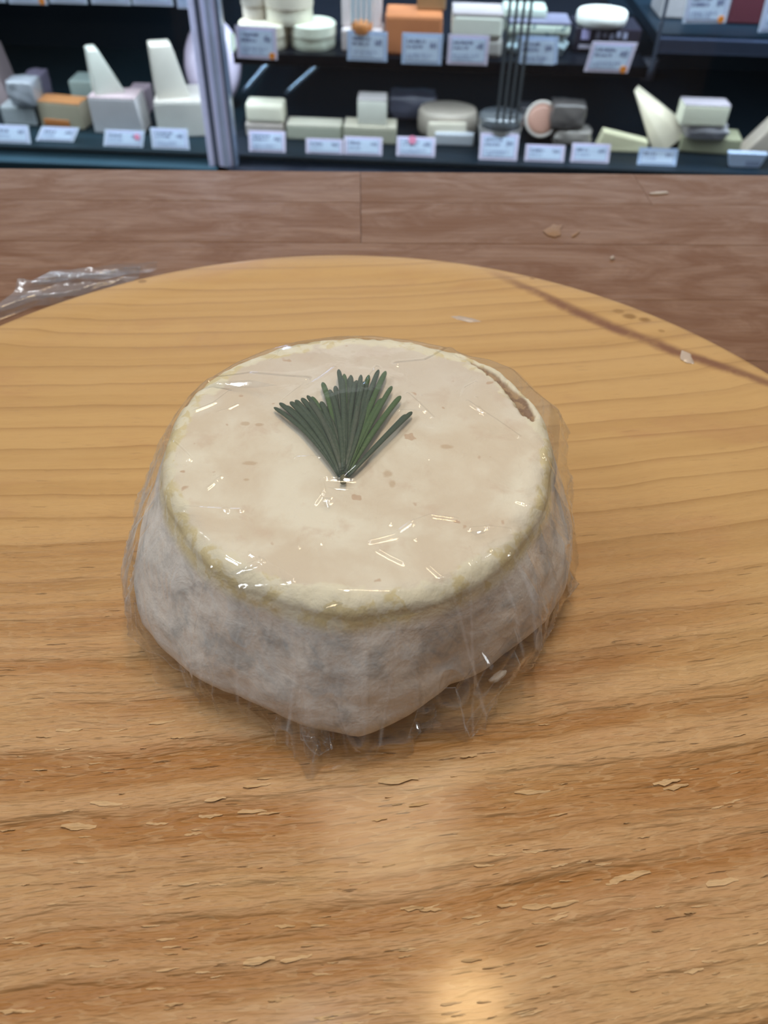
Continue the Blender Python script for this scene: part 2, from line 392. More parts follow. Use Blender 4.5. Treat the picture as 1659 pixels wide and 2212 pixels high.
# residues on the board, plus one streak painted as a reflection
SM = plain('milky_residue', (0.50, 0.40, 0.32), 0.25)
blob('cheese_smear', px_poly([(1468, 758), (1480, 752), (1500, 755), (1503, 764), (1492, 772), (1500, 786), (1484, 784), (1470, 776)], BOARD_Z - 0.0008), BOARD_Z - 0.0008, 0.0006, SM, 'whitish cheese smear on the right rim of the round board', 'smear')
blob('cheese_smear', px_poly([(1538, 800), (1550, 792), (1574, 796), (1576, 804), (1556, 806), (1542, 808)], BOARD_Z - 0.0010), BOARD_Z - 0.0010, 0.0005, SM, 'small pinkish cheese smear nearest the right edge of the picture', 'smear')
blob('cheese_smear', px_poly([(972, 684), (990, 683), (1025, 690), (1040, 695), (1015, 697), (990, 691)], SURF), SURF, 0.0005, SM, 'thin white streak on the board behind the wrapped cheese', 'smear')  # pale shape painted in place of a bright reflection

# ================================================================== CHEESE
CC = Vector((-0.006, 0.143)); H = 0.040
base_tab = sorted([(-180, .0565), (-150, .0580), (-136, .0560), (-118, .0530), (-100, .0545), (-88, .0552), (-76, .0510), (-64, .0462), (-46, .0478), (-28, .0510), (-12, .0532), (10, .055), (40, .0525), (90, .050), (140, .0515), (165, .0545), (180, .0565)])
bt_a = np.radians([a for a, _ in base_tab]); bt_r = np.array([b for _, b in base_tab])
rim_tab = sorted([(-180, .0470), (-150, .0462), (-120, .0470), (-90, .0480), (-60, .0468), (-35, .0452), (-10, .0452), (20, .0485), (45, .0505), (70, .0495), (90, .0490), (120, .0495), (150, .0490), (180, .0470)])
rt_a = np.radians([a for a, _ in rim_tab]); rt_r = np.array([b for _, b in rim_tab])
def wrapa(a): return (a + math.pi) % (2 * math.pi) - math.pi
def base_r(a): return float(np.interp(wrapa(a), bt_a, bt_r))
def rim_r(a):
    return float(np.interp(wrapa(a), rt_a, rt_r)) + 0.0008 * fbm(2.2 * math.cos(a), 2.2 * math.sin(a), 4.0, 3)
def side_r(a, z):
    q = min(max(z / (H - 0.004), 0), 1)
    b, t = base_r(a), rim_r(a)
    s = q * q * (3 - 2 * q)
    r = b + (t - b) * (0.35 * q + 0.65 * s) + 0.0012 * math.sin(math.pi * q)
    r += 0.0028 * (1 - q * q)
    if z < 0.011: r -= 0.0075 * (1 - z / 0.011) ** 2
    r += 0.0011 * (1 - q ** 6) * fbm(55 * r * math.cos(a), 55 * r * math.sin(a), 70 * z, 3)
    return r
crack_px = [(985, 762), (1020, 777), (1062, 803), (1092, 826), (1115, 846), (1130, 868), (1142, 888), (1150, 902)]
crack_w = [0.0004, 0.0008, 0.0012, 0.0013, 0.0020, 0.0019, 0.0018, 0.0008]
crack_pts = []
for (x, y), wd in zip(crack_px, crack_w):
    p = on_z(x, y, SURF + H); crack_pts.append((p.x - CC.x, p.y - CC.y, wd))
def crack_val(x, y):
    best = 0.0
    for (ax, ay, aw), (bx, by, bw) in zip(crack_pts, crack_pts[1:]):
        dx, dy = bx - ax, by - ay; L2 = dx * dx + dy * dy
        t = max(0, min(1, ((x - ax) * dx + (y - ay) * dy) / L2))
        d = math.hypot(x - ax - t * dx, y - ay - t * dy) + 0.0006 * fbm(x * 700, y * 700, 1, 2)
        wd = aw + t * (bw - aw)
        best = max(best, min(1, max(0, 1.5 - d / wd)))
    return best
def top_z(a, r):
    x, y = r * math.cos(a), r * math.sin(a)
    rr = r / rim_r(a)
    z = H - 0.0007 * (1 - rr * rr) + 0.00035 * fbm(x * 90, y * 90, 0, 3)
    z += 0.0008 * max(0, fbm(x * 160, y * 160, 7, 3)) * min(1, max(0, (rr - 0.84) / 0.1))
    return z
NA = 420
prof_n = []
rings = []; crackv = []
angs = [2 * math.pi * i / NA for i in range(NA)]
verts = [(0, 0, top_z(0, 0))]; cr = [0.0]
ring_idx = []
def add_ring(fn):
    st = len(verts)
    for a in angs:
        x, y, z, c = fn(a); verts.append((x, y, z)); cr.append(c)
    ring_idx.append(st)
for i in range(1, 91):
    t = i / 90
    def fn(a, t=t):
        r = t * (rim_r(a) - 0.005); z = top_z(a, r); x, y = r * math.cos(a), r * math.sin(a)
        c = crack_val(x, y) if 0.2 < a < 1.9 and t > 0.5 else 0.0
        return x, y, z - 0.0022 * c, c
    add_ring(fn)
for i in range(1, 9):
    ph = math.pi / 2 * i / 9
    def fn(a, ph=ph):
        r = rim_r(a) - 0.005 + 0.005 * math.sin(ph); x, y = r * math.cos(a), r * math.sin(a)
        lump = 0.0006 * fbm(x * 200, y * 200, 3, 3) * math.sin(ph * 2)
        c = crack_val(x, y) if 0.2 < a < 1.9 else 0.0
        return x, y, top_z(a, rim_r(a) - 0.005) - 0.004 * (1 - math.cos(ph)) + lump - 0.0022 * c, c
    add_ring(fn)
for i in range(0, 60):
    z = (H - 0.004) * (1 - i / 59)
    def fn(a, z=z):
        r = side_r(a, z); return r * math.cos(a), r * math.sin(a), z, 0.0
    add_ring(fn)
st = len(verts); verts.append((0, 0, 0.0)); cr.append(0.0)
faces = []
r0 = ring_idx[0]
for i in range(NA): faces.append((0, r0 + i, r0 + (i + 1) % NA))
for a, b in zip(ring_idx, ring_idx[1:]):
    for i in range(NA):
        j = (i + 1) % NA; faces.append((a + i, b + i, b + j, a + j))
rl = ring_idx[-1]
for i in range(NA): faces.append((rl + i, st, rl + (i + 1) % NA))

def cheese_mat():
    g = NT('soft_cheese_rind')
    o = g.co(); x, y, z = g.sep(o)
    rr = g.ma('SQRT', g.ma('ADD', g.ma('MULTIPLY', x, x), g.ma('MULTIPLY', y, y)))
    big = g.noise(o, 48, 4, 0.55, 0.3); mid = g.noise(o, 120, 4, 0.6, 0.4); sml = g.noise(o, 420, 3, 0.6)
    top = g.mix(g.rng(big, 0.38, 0.66), (0.75, 0.635, 0.475), (0.87, 0.80, 0.64))
    top = g.mix(g.ma('MULTIPLY', g.rng(mid, 0.52, 0.70), 0.50), top, (0.69, 0.53, 0.385))
    # back of the top is cooler and pinker
    top = g.mix(g.ma('MULTIPLY', g.rng(g.ma('ADD', y, g.ma('MULTIPLY', g.ma('SUBTRACT', big, 0.5), 0.05)), 0.0, 0.035), 0.55), top, (0.70, 0.61, 0.52))
    spot = g.rng(g.noise(o, 210, 2, 0.4), 0.705, 0.74)
    top = g.mix(g.ma('MULTIPLY', spot, 0.7), top, (0.56, 0.36, 0.22))
    for (px_, py_), rx, ry in (((838, 1020), .0013, .0016), ((848, 1042), .0009, .0014), ((541, 998), .0018, .0008), ((532, 1034), .0008, .0005), ((530, 914), .0012, .0008), ((560, 916), .0010, .0006), ((965, 962), .0016, .0010)):
        q = on_z(px_, py_, SURF + H)
        dx = g.ma('DIVIDE', g.ma('SUBTRACT', x, q.x - CC.x), rx); dy = g.ma('DIVIDE', g.ma('SUBTRACT', y, q.y - CC.y), ry)
        dd = g.ma('ADD', g.ma('SQRT', g.ma('ADD', g.ma('MULTIPLY', dx, dx), g.ma('MULTIPLY', dy, dy))), g.ma('MULTIPLY', g.ma('SUBTRACT', sml, 0.5), 1.2))
        top = g.mix(g.ma('MULTIPLY', g.rng(dd, 1.2, 0.5), 0.6), top, (0.55, 0.38, 0.22))
    # yellow paste where the rind has come off around the rim
    edge = g.ma('ADD', rr, g.ma('MULTIPLY', g.ma('SUBTRACT', mid, 0.5), 0.010))
    rimm = g.ma('MULTIPLY', g.rng(edge, 0.0425, 0.0440), g.rng(z, 0.0315, 0.0350))
    ycol = g.mix(g.rng(g.noise(o, 150, 3, 0.5, 0.6), 0.46, 0.51), (0.76, 0.645, 0.37), (0.85, 0.78, 0.58))
    ycol = g.mix(g.rng(sml, 0.52, 0.62, 0.0, 0.5), ycol, (0.84, 0.78, 0.62))
    side = g.mix(g.rng(big, 0.40, 0.62), (0.72, 0.69, 0.65), (0.90, 0.86, 0.80))
    side = g.mix(g.ma('MULTIPLY', g.rng(mid, 0.47, 0.70), 0.62), side, (0.34, 0.37, 0.385))
    side = g.mix(g.ma('MULTIPLY', g.rng(sml, 0.5, 0.7), 0.25), side, (0.66, 0.50, 0.38))
    c = g.mix(g.rng(g.ma('ADD', z, g.ma('MULTIPLY', g.ma('SUBTRACT', mid, 0.5), 0.006)), 0.0340, 0.0368), side, top)
    c = g.mix(rimm, c, ycol)
    ca = g.n('ShaderNodeAttribute', out=None, attribute_name='crack').outputs['Fac']
    c = g.mix(g.rng(ca, 0.25, 0.75), c, g.mix(g.rng(sml, 0.4, 0.6), (0.24, 0.13, 0.06), (0.42, 0.27, 0.13)))
    h = g.ma('ADD', g.ma('MULTIPLY', sml, 0.0003), g.ma('MULTIPLY', mid, 0.0008))
    return g.done(g.bsdf(Base_Color=c, Roughness=0.55,
                         Normal=g.bump(h, 1.0, 0.7)))
cheese = mesh_obj('soft_cheese', verts, faces, cheese_mat(), None, True, loc=(CC.x, CC.y, SURF + 0.0002))
at = cheese.data.attributes.new('crack', 'FLOAT', 'POINT'); at.data.foreach_set('value', cr)
tag(cheese, 'small round white soft cheese wheel with yellowish rim on the round board', 'cheese')

# ================================================================== SPRIG UNDER THE FILM
TOPZ = SURF + H
def top_px(x, y): p = on_z(x, y, TOPZ); return Vector((p.x, p.y))
def crop_px(cx, cy): return (540 + cx / 4.1475, 780 + cy / 4.1475)
tips = [(218, 440, 0), (268, 405, 0), (325, 430, 0), (365, 405, 0), (410, 385, 0), (465, 370, 0), (515, 350, 0), (556, 358, 1), (480, 475, 2), (640, 415, 0), (690, 440, 2), (652, 228, 1),
        (795, 132, 0), (845, 168, 1), (905, 165, 0), (955, 200, 0), (995, 160, 0), (1065, 160, 1), (1152, 120, 0), (1215, 135, 1), (1270, 268, 1), (1348, 345, 1), (1450, 482, 0), (1395, 508, 0),
        (1018, 240, 0), (885, 190, 0), (680, 505, 2), (1058, 395, 0), (1098, 300, 0), (765, 255, 0), (930, 330, 2), (735, 350, 0), (600, 500, 2), (1035, 520, 0), (540, 420, 2), (850, 400, 0), (985, 350, 2), (800, 300, 2),
        (430, 450, 2), (520, 440, 0), (585, 470, 0), (715, 300, 0), (825, 215, 0), (870, 260, 2), (940, 235, 0), (1045, 250, 0), (1120, 210, 0), (1075, 340, 2), (1180, 380, 1), (1000, 430, 2), (900, 470, 2), (760, 430, 2)]
NEM = []
for nm, ca, cb in (('needle_green', (0.020, 0.044, 0.020), (0.058, 0.092, 0.040)), ('needle_bright', (0.034, 0.078, 0.014), (0.075, 0.150, 0.030)), ('needle_grey', (0.042, 0.060, 0.032), (0.085, 0.105, 0.060))):
    g = NT(nm); o = g.co(); nz = g.noise(o, 900, 3); nb = g.noise(o, 260, 2)
    NEM.append(g.done(g.bsdf(Base_Color=g.mix(g.ma('MULTIPLY', g.ma('ADD', nz, nb), 0.5), ca, cb), Roughness=0.42, Normal=g.bump(g.ma('MULTIPLY', nz, 0.0002)))))
sb = top_px(*crop_px(838, 1085))
sprig = empty('evergreen_sprig', (sb.x, sb.y, TOPZ))
tag(sprig, 'small dark green needle sprig lying on top of the wrapped cheese', 'sprig')
def needle(tip_c, kind, i):
    tip = top_px(*crop_px(*tip_c[:2])) - sb
    L = tip.length
    fan = (tip_c[0] - 838) / 620.0
    start = Vector((fan * 0.0010, 0.0008 + 0.0045 * random.random() * (1 - abs(fan)) ))
    # needles leave the stem steeply, then lean outwards
    ctrl = Vector((random.uniform(-0.0008, 0.0008) + start.x * 0.5 + tip.x * (0.36 if fan < 0 else 0.46), start.y + (tip.y - start.y) * (0.56 if fan < 0 else 0.46)))
    z0 = 0.0009 + 0.0016 * (1 - abs(fan)) * random.random() + 0.00005 * (i % 7)
    wid = random.uniform(0.00060, 0.00078); thk = wid * 0.62
    tl = [0, .1, .2, .3, .42, .54, .66, .78, .88, .93, .96, .98, .993, 1.0]; ns, nr = len(tl) - 1, 8; vs = []; fs = []
    for s in range(ns + 1):
        t = tl[s]
        p = start * (1 - t) ** 2 + ctrl * 2 * t * (1 - t) + tip * t * t
        d = ((ctrl - start) * (1 - t) + (tip - ctrl) * t); d.normalize(); nrm = Vector((-d.y, d.x))
        prof_ = min(1.0, 0.55 + 1.2 * t) * (1 if t < 0.93 else math.sqrt(max(0.04, 1 - ((t - 0.93) / 0.07) ** 2)))
        zz = z0 + 0.0006 * math.sin(math.pi * t) 
        for k in range(nr):
            an = 2 * math.pi * k / nr
            # flattened with a shallow channel along the upper face
            hh = math.sin(an) * thk
            if k == nr // 4: hh *= 0.55
            vs.append((p.x + nrm.x * math.cos(an) * wid * prof_, p.y + nrm.y * math.cos(an) * wid * prof_, zz + hh * prof_))
    for s in range(ns):
        for k in range(nr):
            a = s * nr + k; b = s * nr + (k + 1) % nr
            fs.append((a, b, b + nr, a + nr))
    fs.append(tuple(range(nr))[::-1]); fs.append(tuple(range(ns * nr, ns * nr + nr)))
    mesh_obj('needle', vs, fs, NEM[kind], sprig, True)
for i, tcv in enumerate(tips): needle(tcv, tcv[2], i)
bm = bmesh.new()
vs = []; fs = []
for s in range(7):
    t = s / 6
    for k in range(8):
        an = 2 * math.pi * k / 8; rad = 0.0007 * (1 - 0.5 * t)
        vs.append((math.cos(an) * rad, -0.0012 + 0.012 * t, 0.0010 + math.sin(an) * rad))
for s in range(6):
    for k in range(8):
        a = s * 8 + k; b = s * 8 + (k + 1) % 8; fs.append((a, b, b + 8, a + 8))
fs.append(tuple(range(8))[::-1]); fs.append(tuple(range(48, 56)))
bm.free()
mesh_obj('stem', vs, fs, plain('twig_stem', (0.14, 0.13, 0.06), 0.6), sprig, True)

# ================================================================== PLASTIC FILM AROUND THE CHEESE
# columns: angle(deg): (rim, upper z.031, mid z.019, low z.008, bottom z.0006) film radii, facets run straight between them
def auto_col(a, jit):
    a_ = R(a)
    rim = rim_r(a_) + 0.0007 + 0.0006 * jit[0]
    up = max(side_r(a_, 0.031), rim_r(a_)) + 0.0008 + 0.0010 * jit[1]
    md = side_r(a_, 0.019) + 0.0010 + 0.0012 * jit[2]
    lo_ = side_r(a_, 0.008) + 0.0008 + 0.0014 * jit[3]
    bt = side_r(a_, 0.008) + 0.0002 + 0.0012 * jit[4]
    return [rim, up, md, lo_, bt]
cols = {}
rc = random.Random(11)
a = -180.0
while a < 178:
    cols[a] = auto_col(a, [rc.random() for _ in range(5)])
    a += rc.uniform(7, 14)
def setcol(a, *v, clear=4.0):
    for k in list(cols):
        if abs(wrapa(R(k - a))) < R(clear): del cols[k]
    cols[a] = list(v)
setcol(-160, .0485, .0535, .0585, .0600, .0588)
setcol(-147, .0480, .0545, .0605, .0620, .0600)     # left bulge
setcol(-138, .0478, .0530, .0580, .0605, .0625, clear=3)   # left lower corner
setcol(-133, .0476, .0515, .0560, .0575, .0580, clear=2.5)
setcol(-101, .0490, .0515, .0545, .0575, .0600)
setcol(-98, .0492, .0520, .0555, .0600, .0650, clear=2)    # front tuft
setcol(-94.5, .0490, .0515, .0545, .0575, .0600, clear=2)
setcol(-78, .0488, .0505, .0535, .0565, .0590)
setcol(-65, .0482, .0510, .0545, .0575, .0605)             # front right tent
setcol(-60, .0480, .0500, .0540, .0570, .0590, clear=2)
setcol(-50, .0478, .0525, .0565, .0560, .0530)
setcol(-44, .0476, .0535, .0575, .0555, .0515, clear=3)    # flap corner
setcol(-38, .0470, .0500, .0530, .0535, .0530, clear=3)
setcol(14, .0510, .0545, .0560, .0560, .0560)
setcol(21, .0540, .0562, .0560, .0560, .0555)              # rear right bump
setcol(28, .0530, .0550, .0560, .0560, .0555)
setcol(40, .0545, .0552, .0550, .0545, .0540)              # second bump
setcol(48, .0530, .0545, .0555, .0555, .0550)
ca = sorted(cols)
NF = 1100
colA = np.radians(np.array(ca)); colV = np.array([cols[k] for k in ca])
TH = np.linspace(-math.pi, math.pi, NF, endpoint=False)
# straight chords between the columns in the plan view
def chord(th, k):
    A = np.concatenate([colA - 2 * np.pi, colA, colA + 2 * np.pi]); V = np.concatenate([colV[:, k]] * 3)
    idx = np.searchsorted(A, th) - 1
    a0, a1, r0, r1 = A[idx], A[idx + 1], V[idx], V[idx + 1]
    return r0 * r1 * np.sin(a1 - a0) / (r0 * np.sin(th - a0) + r1 * np.sin(a1 - th))
RR = [chord(TH, k) for k in range(5)]
ZZ = [H + 0.0004, 0.031, 0.019, 0.008, 0.0007]
st_t = []
rows_r, rows_z = [], []
NTOP = 170
for i in range(1, NTOP + 1):
    t = i / NTOP
    r = (RR[0] - 0.0034) * t; z = np.full(NF, H + 0.0006)
    rows_r.append(r); rows_z.append(z)
zr = [H + 0.0006, H - 0.0026, 0.031, 0.019, 0.008, 0.0007]
RR = [RR[0] - 0.0034] + RR
for k in range(5):
    m_ = 14 if k == 0 else 40 if k < 4 else 26
    for i in range(1, m_ + 1):
        t = i / m_
        rows_r.append(RR[k] * (1 - t) + RR[k + 1] * t); rows_z.append(np.full(NF, zr[k] * (1 - t) + zr[k + 1] * t))
# a short skirt turned under the cheese edge
Rr = np.array(rows_r); Zz = np.array(rows_z); NR = Rr.shape[0]
X = Rr * np.cos(TH); Y = Rr * np.sin(TH)
def smooth(A, n):
    for _ in range(n):
        B = A.copy()
        B[1:-1] = 0.25 * (A[:-2] + A[2:]) + 0.25 * (np.roll(A, 1, 1) + np.roll(A, -1, 1))[1:-1]
        A = B
    return A
X, Y, Zz = smooth(X, 5), smooth(Y, 5), smooth(Zz, 5)
# vectorised value noise for fine wrinkles
def vnoise(x, y, seed):
    rs = np.random.RandomState(seed); T = rs.rand(256, 256)
    xi = np.floor(x).astype(int); yi = np.floor(y).astype(int); fx = x - xi; fy = y - yi
    fx = fx * fx * (3 - 2 * fx); fy = fy * fy * (3 - 2 * fy)
    g_ = lambda i, j: T[i % 256, j % 256]
    return (g_(xi, yi) * (1 - fx) + g_(xi + 1, yi) * fx) * (1 - fy) + (g_(xi, yi + 1) * (1 - fx) + g_(xi + 1, yi + 1) * fx) * fy
# top: follow the sprig, ridges where the film is pulled into creases
top_mask = np.clip((0.0475 - np.hypot(X, Y)) / 0.004, 0, 1) * (Zz > H - 0.002)
sx, sy = sb.x - CC.x, sb.y - CC.y
cxs, cys = sx - 0.001, sy + 0.017
dsp = np.sqrt(((X - cxs) / 0.021) ** 2 + ((Y - cys) / 0.026) ** 2)
lift = 0.0034 * np.exp(-(dsp / 1.1) ** 2)
Zz = Zz + top_mask * lift
Zz += top_mask * 0.0006 * (vnoise(X * 110 + 9, Y * 110, 3) - 0.5)
def ridge(pts, hgt, wid): ridge_l([top_px(x, y) - CC for x, y in pts], hgt, wid)
def ridge_l(P, hgt, wid):
    global Zz
    D = np.full(X.shape, 1.0)
    for p, q in zip(P, P[1:]):
        d = q - p; L2 = d.length_squared
        t = np.clip(((X - p.x) * d.x + (Y - p.y) * d.y) / L2, 0, 1)
        D = np.minimum(D, np.hypot(X - p.x - t * d.x, Y - p.y - t * d.y))
    Zz = Zz + hgt * np.exp(-(D / wid) ** 2) * (Zz > H - 0.004)
for pts, hgt, wid in (
    ([(880, 868), (905, 890), (932, 915)], .0007, .0006), ([(1008, 878), (1065, 912), (1120, 950)], .0007, .0006),
    ([(800, 1180), (850, 1168), (890, 1140), (930, 1124), (985, 1130)], .0006, .0006), ([(693, 1060), (712, 1098)], .0006, .0008), ([(705, 1052), (765, 1056)], .0005, .0005),
    ([(1015, 1150), (1055, 1146), (1100, 1150)], .0006, .0007), ([(1012, 1190), (1024, 1235)], .0005, .0005),
    ([(485, 1238), (530, 1234), (565, 1220)], .0007, .0010), ([(470, 1255), (600, 1268), (740, 1284), (860, 1285), (980, 1262)], .0006, .0009),
    ([(355, 1155), (400, 1200), (445, 1245)], .0006, .0006), ([(410, 850), (450, 828), (540, 820), (660, 838)], .0011, .0016), ([(345, 940), (385, 975), (410, 1000)], .0008, .0011),
    ([(980, 755), (920, 790), (860, 800)], .0010, .0014), ([(330, 930), (315, 990)], .0007, .0007), ([(400, 1105), (520, 1112)], .0006, .0007), ([(700, 745), (760, 740)], .0005, .0008),
    ([(1190, 940), (1170, 985), (1195, 1010)], .0008, .0008), ([(1100, 1200), (1150, 1145), (1185, 1100)], .0006, .0006), ([(640, 1010), (690, 1012)], .0004, .0004)):
    ridge(pts, hgt * 0.60, wid * 0.75)
rw = random.Random(23)
for _ in range(26):
    a0 = rw.uniform(0, 2 * math.pi); r0 = 0.043 * math.sqrt(rw.uniform(0.05, 1)); dr_ = rw.uniform(0, math.pi); ln = rw.uniform(0.004, 0.012)
    P0 = Vector((r0 * math.cos(a0), r0 * math.sin(a0))); d0 = Vector((math.cos(dr_), math.sin(dr_))) * ln; bend = Vector((-d0.y, d0.x)) * rw.uniform(-0.18, 0.18)
    ridge_l([P0 - d0 / 2, P0 + bend, P0 + d0 / 2], rw.uniform(0.00012, 0.00028), rw.uniform(0.0003, 0.0006))
# sides: vertical pleats and crumples
ang = np.arctan2(Y, X); rad = np.hypot(X, Y)
side_m = np.clip((H - 0.001 - Zz) / 0.006, 0, 1)
pl = np.abs(vnoise(ang * 11 + 40, Zz * 60 + 3, 5) - 0.5) * 2
pl2 = np.abs(vnoise(ang * 26 + 80 + Zz * 300, Zz * 130 + 7, 8) - 0.5) * 2
dr = side_m * (0.0016 * (1 - pl) ** 6 + 0.0003 * (1 - pl2) ** 4)
# bottom edge hangs unevenly
rad = rad + dr
# keep the film outside the cheese
tabz = np.linspace(0, H - 0.004, 14); taba = np.linspace(-math.pi, math.pi, 181)
TAB = np.array([[side_r(a_, z_) for z_ in tabz] for a_ in taba])
fi = np.clip((ang + math.pi) / (2 * math.pi) * 180, 0, 179.999); fj = np.clip(Zz / (H - 0.004) * 13, 0, 12.999)
i0, j0 = fi.astype(int), fj.astype(int); u_, v_ = fi - i0, fj - j0
cr_ = (TAB[i0, j0] * (1 - u_) + TAB[i0 + 1, j0] * u_) * (1 - v_) + (TAB[i0, j0 + 1] * (1 - u_) + TAB[i0 + 1, j0 + 1] * u_) * v_
need = (Zz < H - 0.002)
rad = np.where(need, np.maximum(rad, cr_ + 0.0005), rad)
X, Y = rad * np.cos(ang), rad * np.sin(ang)
zlow = 0.0006 + 0.0022 * np.clip(vnoise(ang * 14 + 60, ang * 0 + 1, 6) - 0.45, 0, 1)
Zz = np.where(np.arange(NR)[:, None] > NR - 27, np.maximum(Zz, zlow), Zz)
vf = [(0, 0, float(Zz[0].mean()))] + list(zip(X.ravel().tolist(), Y.ravel().tolist(), Zz.ravel().tolist()))
ff = [(0, 1 + i, 1 + (i + 1) % NF) for i in range(NF)]
I, J = np.meshgrid(np.arange(NR - 1), np.arange(NF), indexing='ij'); J2 = (J + 1) % NF
Q = np.stack([1 + I * NF + J, 1 + (I + 1) * NF + J, 1 + (I + 1) * NF + J2, 1 + I * NF + J2], -1).reshape(-1, 4)
ff += [tuple(q) for q in Q.tolist()]
FILM = film_mat('clear_plastic_film', 0.018, 0.05)
wrap = empty('plastic_wrap', (CC.x, CC.y, SURF + 0.0002))
tag(wrap, 'clear crinkled plastic film wrapped around the soft cheese and its sprig', 'plastic wrap')
film_o = mesh_obj('film_sheet', vf, ff, FILM, wrap, True)
def set_fold(o, vals):
    at_ = o.data.attributes.new('fold', 'FLOAT', 'POINT'); at_.data.foreach_set('value', np.clip(np.asarray(vals, dtype=np.float32), 0, 1))
fold = 0.35 * side_m * (1 - pl) ** 14
rf = random.Random(5)
for k_ in ca:
    sl, wgt = rf.uniform(-3.0, 3.0), rf.uniform(0.15, 0.75)
    da = (ang - math.radians(k_) - sl * (H - Zz) + math.pi) % (2 * math.pi) - math.pi
    fold = np.maximum(fold, wgt * side_m * np.exp(-(da * rad / 0.00035) ** 2))
set_fold(film_o, np.concatenate([[0.0], fold.ravel()]))

# loose folds of film that stand away from the cheese
def sheet(name, corners, nu, nv, bulge, seed, mat, parent, base):
    """bilinear sheet between four 3D corners with pleats"""
    a_, b_, c_, d_ = [Vector(p) - base for p in corners]
    nrm = (b_ - a_).cross(d_ - a_).normalized(); vs = []; fs = []
    for i in range(nu + 1):
        for j in range(nv + 1):
            u, v = i / nu, j / nv
            p = (a_ * (1 - u) + b_ * u) * (1 - v) + (d_ * (1 - u) + c_ * u) * v
            k = 1 - abs(2 * fbm(u * 2.6 + seed, v * 0.8, seed * 1.7, 1))
            p = p + nrm * bulge * (k - 0.5)
            vs.append(p)
    for i in range(nu):
        for j in range(nv):
            q = i * (nv + 1) + j; fs.append((q, q + nv + 1, q + nv + 2, q + 1))
    o_ = mesh_obj(name, vs, fs, mat, parent, True)
    fv = []
    for i in range(nu + 1):
        for j in range(nv + 1):
            u, v = i / nu, j / nv
            k = 1 - abs(2 * fbm(u * 2.6 + seed, v * 0.8, seed * 1.7, 1))
            fv.append(max(0.75 if min(u, v, 1 - u, 1 - v) < 0.5 / max(nu, nv) else 0.0, max(0.0, k - 0.93) * 10))
    set_fold(o_, fv)
    return o_
wb = Vector((CC.x, CC.y, SURF + 0.0002))
def gp(x, y, z): p = on_z(x, y, SURF + z); return Vector((p.x, p.y, SURF + z))
sheet('film_flap', [gp(1110, 1300, 0.024), gp(1118, 1440, 0.008), gp(1012, 1592, 0.0012), gp(985, 1480, 0.012)], 40, 40, 0.0016, 3, FILM, wrap, wb)
sheet('film_flap', [gp(985, 1480, 0.012), gp(1012, 1592, 0.0012), gp(880, 1597, 0.0012), gp(915, 1490, 0.010)], 40, 30, 0.0014, 5, FILM, wrap, wb)
sheet('film_flap', [gp(640, 1500, 0.010), gp(722, 1500, 0.010), gp(722, 1600, 0.0012), gp(650, 1595, 0.0012)], 30, 30, 0.0016, 8, FILM, wrap, wb)
for q, (pa, pb, pc, pd) in enumerate((((640, 1575), (690, 1560), (725, 1612), (690, 1632)), ((655, 1590), (700, 1585), (690, 1640), (670, 1625)), ((690, 1570), (722, 1560), (726, 1600), (715, 1618)))):
    sheet('film_tuft', [gp(*pa, 0.004 + 0.001 * q), gp(*pb, 0.007), gp(*pc, 0.003), gp(*pd, 0.0015)], 26, 26, 0.0030, 11 + q, FILM, wrap, wb)
sheet('film_flap', [gp(290, 1300, 0.014), gp(400, 1330, 0.012), gp(398, 1458, 0.0015), gp(302, 1385, 0.0022)], 40, 30, 0.0012, 21, FILM, wrap, wb)
# added film patches, each angled to mirror a lamp as a glint
def facet(pts, z0, lamp, seed):
    cx_ = sum(p[0] for p in pts) / len(pts); cy_ = sum(p[1] for p in pts) / len(pts)
    c0 = gp(cx_, cy_, z0)
    n_ = ((CAM - c0).normalized() + (Vector(lamp) - c0).normalized()).normalized()
    ring_ = []
    for x, y in pts:
        d = ray(x, y); ring_.append(CAM + d * ((c0 - CAM).dot(n_) / d.dot(n_)))
    vs_ = [c0 - wb - n_ * 0.00003]; fs_ = []; N_ = len(ring_); K_ = 6
    for k in range(1, K_ + 1):
        for p in ring_: vs_.append(c0.lerp(p, k / K_) - wb - n_ * 0.00012 * (k / K_) ** 2)
    for i in range(N_): fs_.append((0, 1 + i, 1 + (i + 1) % N_))
    for k in range(K_ - 1):
        for i in range(N_):
            a_ = 1 + k * N_ + i; b_ = 1 + k * N_ + (i + 1) % N_; fs_.append((a_, a_ + N_, b_ + N_, b_))
    o_ = mesh_obj('film_fold', vs_, fs_, FILM, wrap, True); set_fold(o_, [0.0] * len(vs_))
T1, T2 = (-0.12, 0.06, 2.75), (-1.7, -0.3, 2.5)
facet([(690, 1062), (700, 1074), (718, 1074), (712, 1098), (702, 1094)], H + 0.0016, T1, 1)
facet([(1020, 1382), (1032, 1390), (1058, 1418), (1066, 1438), (1062, 1448), (1052, 1442), (1036, 1412)], 0.0185, T2, 2)
facet([(492, 1240), (512, 1229), (545, 1224), (560, 1218), (540, 1236), (512, 1244)], H + 0.0014, T1, 3)
facet([(1014, 1148), (1052, 1143), (1046, 1152), (1026, 1156)], H + 0.0015, T1, 4)
facet([(893, 1552), (902, 1560), (910, 1580), (905, 1588), (897, 1575)], 0.0075, T2, 5)
facet([(420, 846), (470, 824), (540, 820), (600, 832), (540, 838), (470, 838)], H + 0.0012, (-1.2, 0.55, 2.75), 6)
facet([(706, 1052), (740, 1056), (766, 1055), (735, 1060)], H + 0.0018, T1, 7)
facet([(692, 1318), (705, 1308), (735, 1298), (745, 1302), (720, 1312)], H - 0.0006, (0.02, 0.66, 2.15), 8)
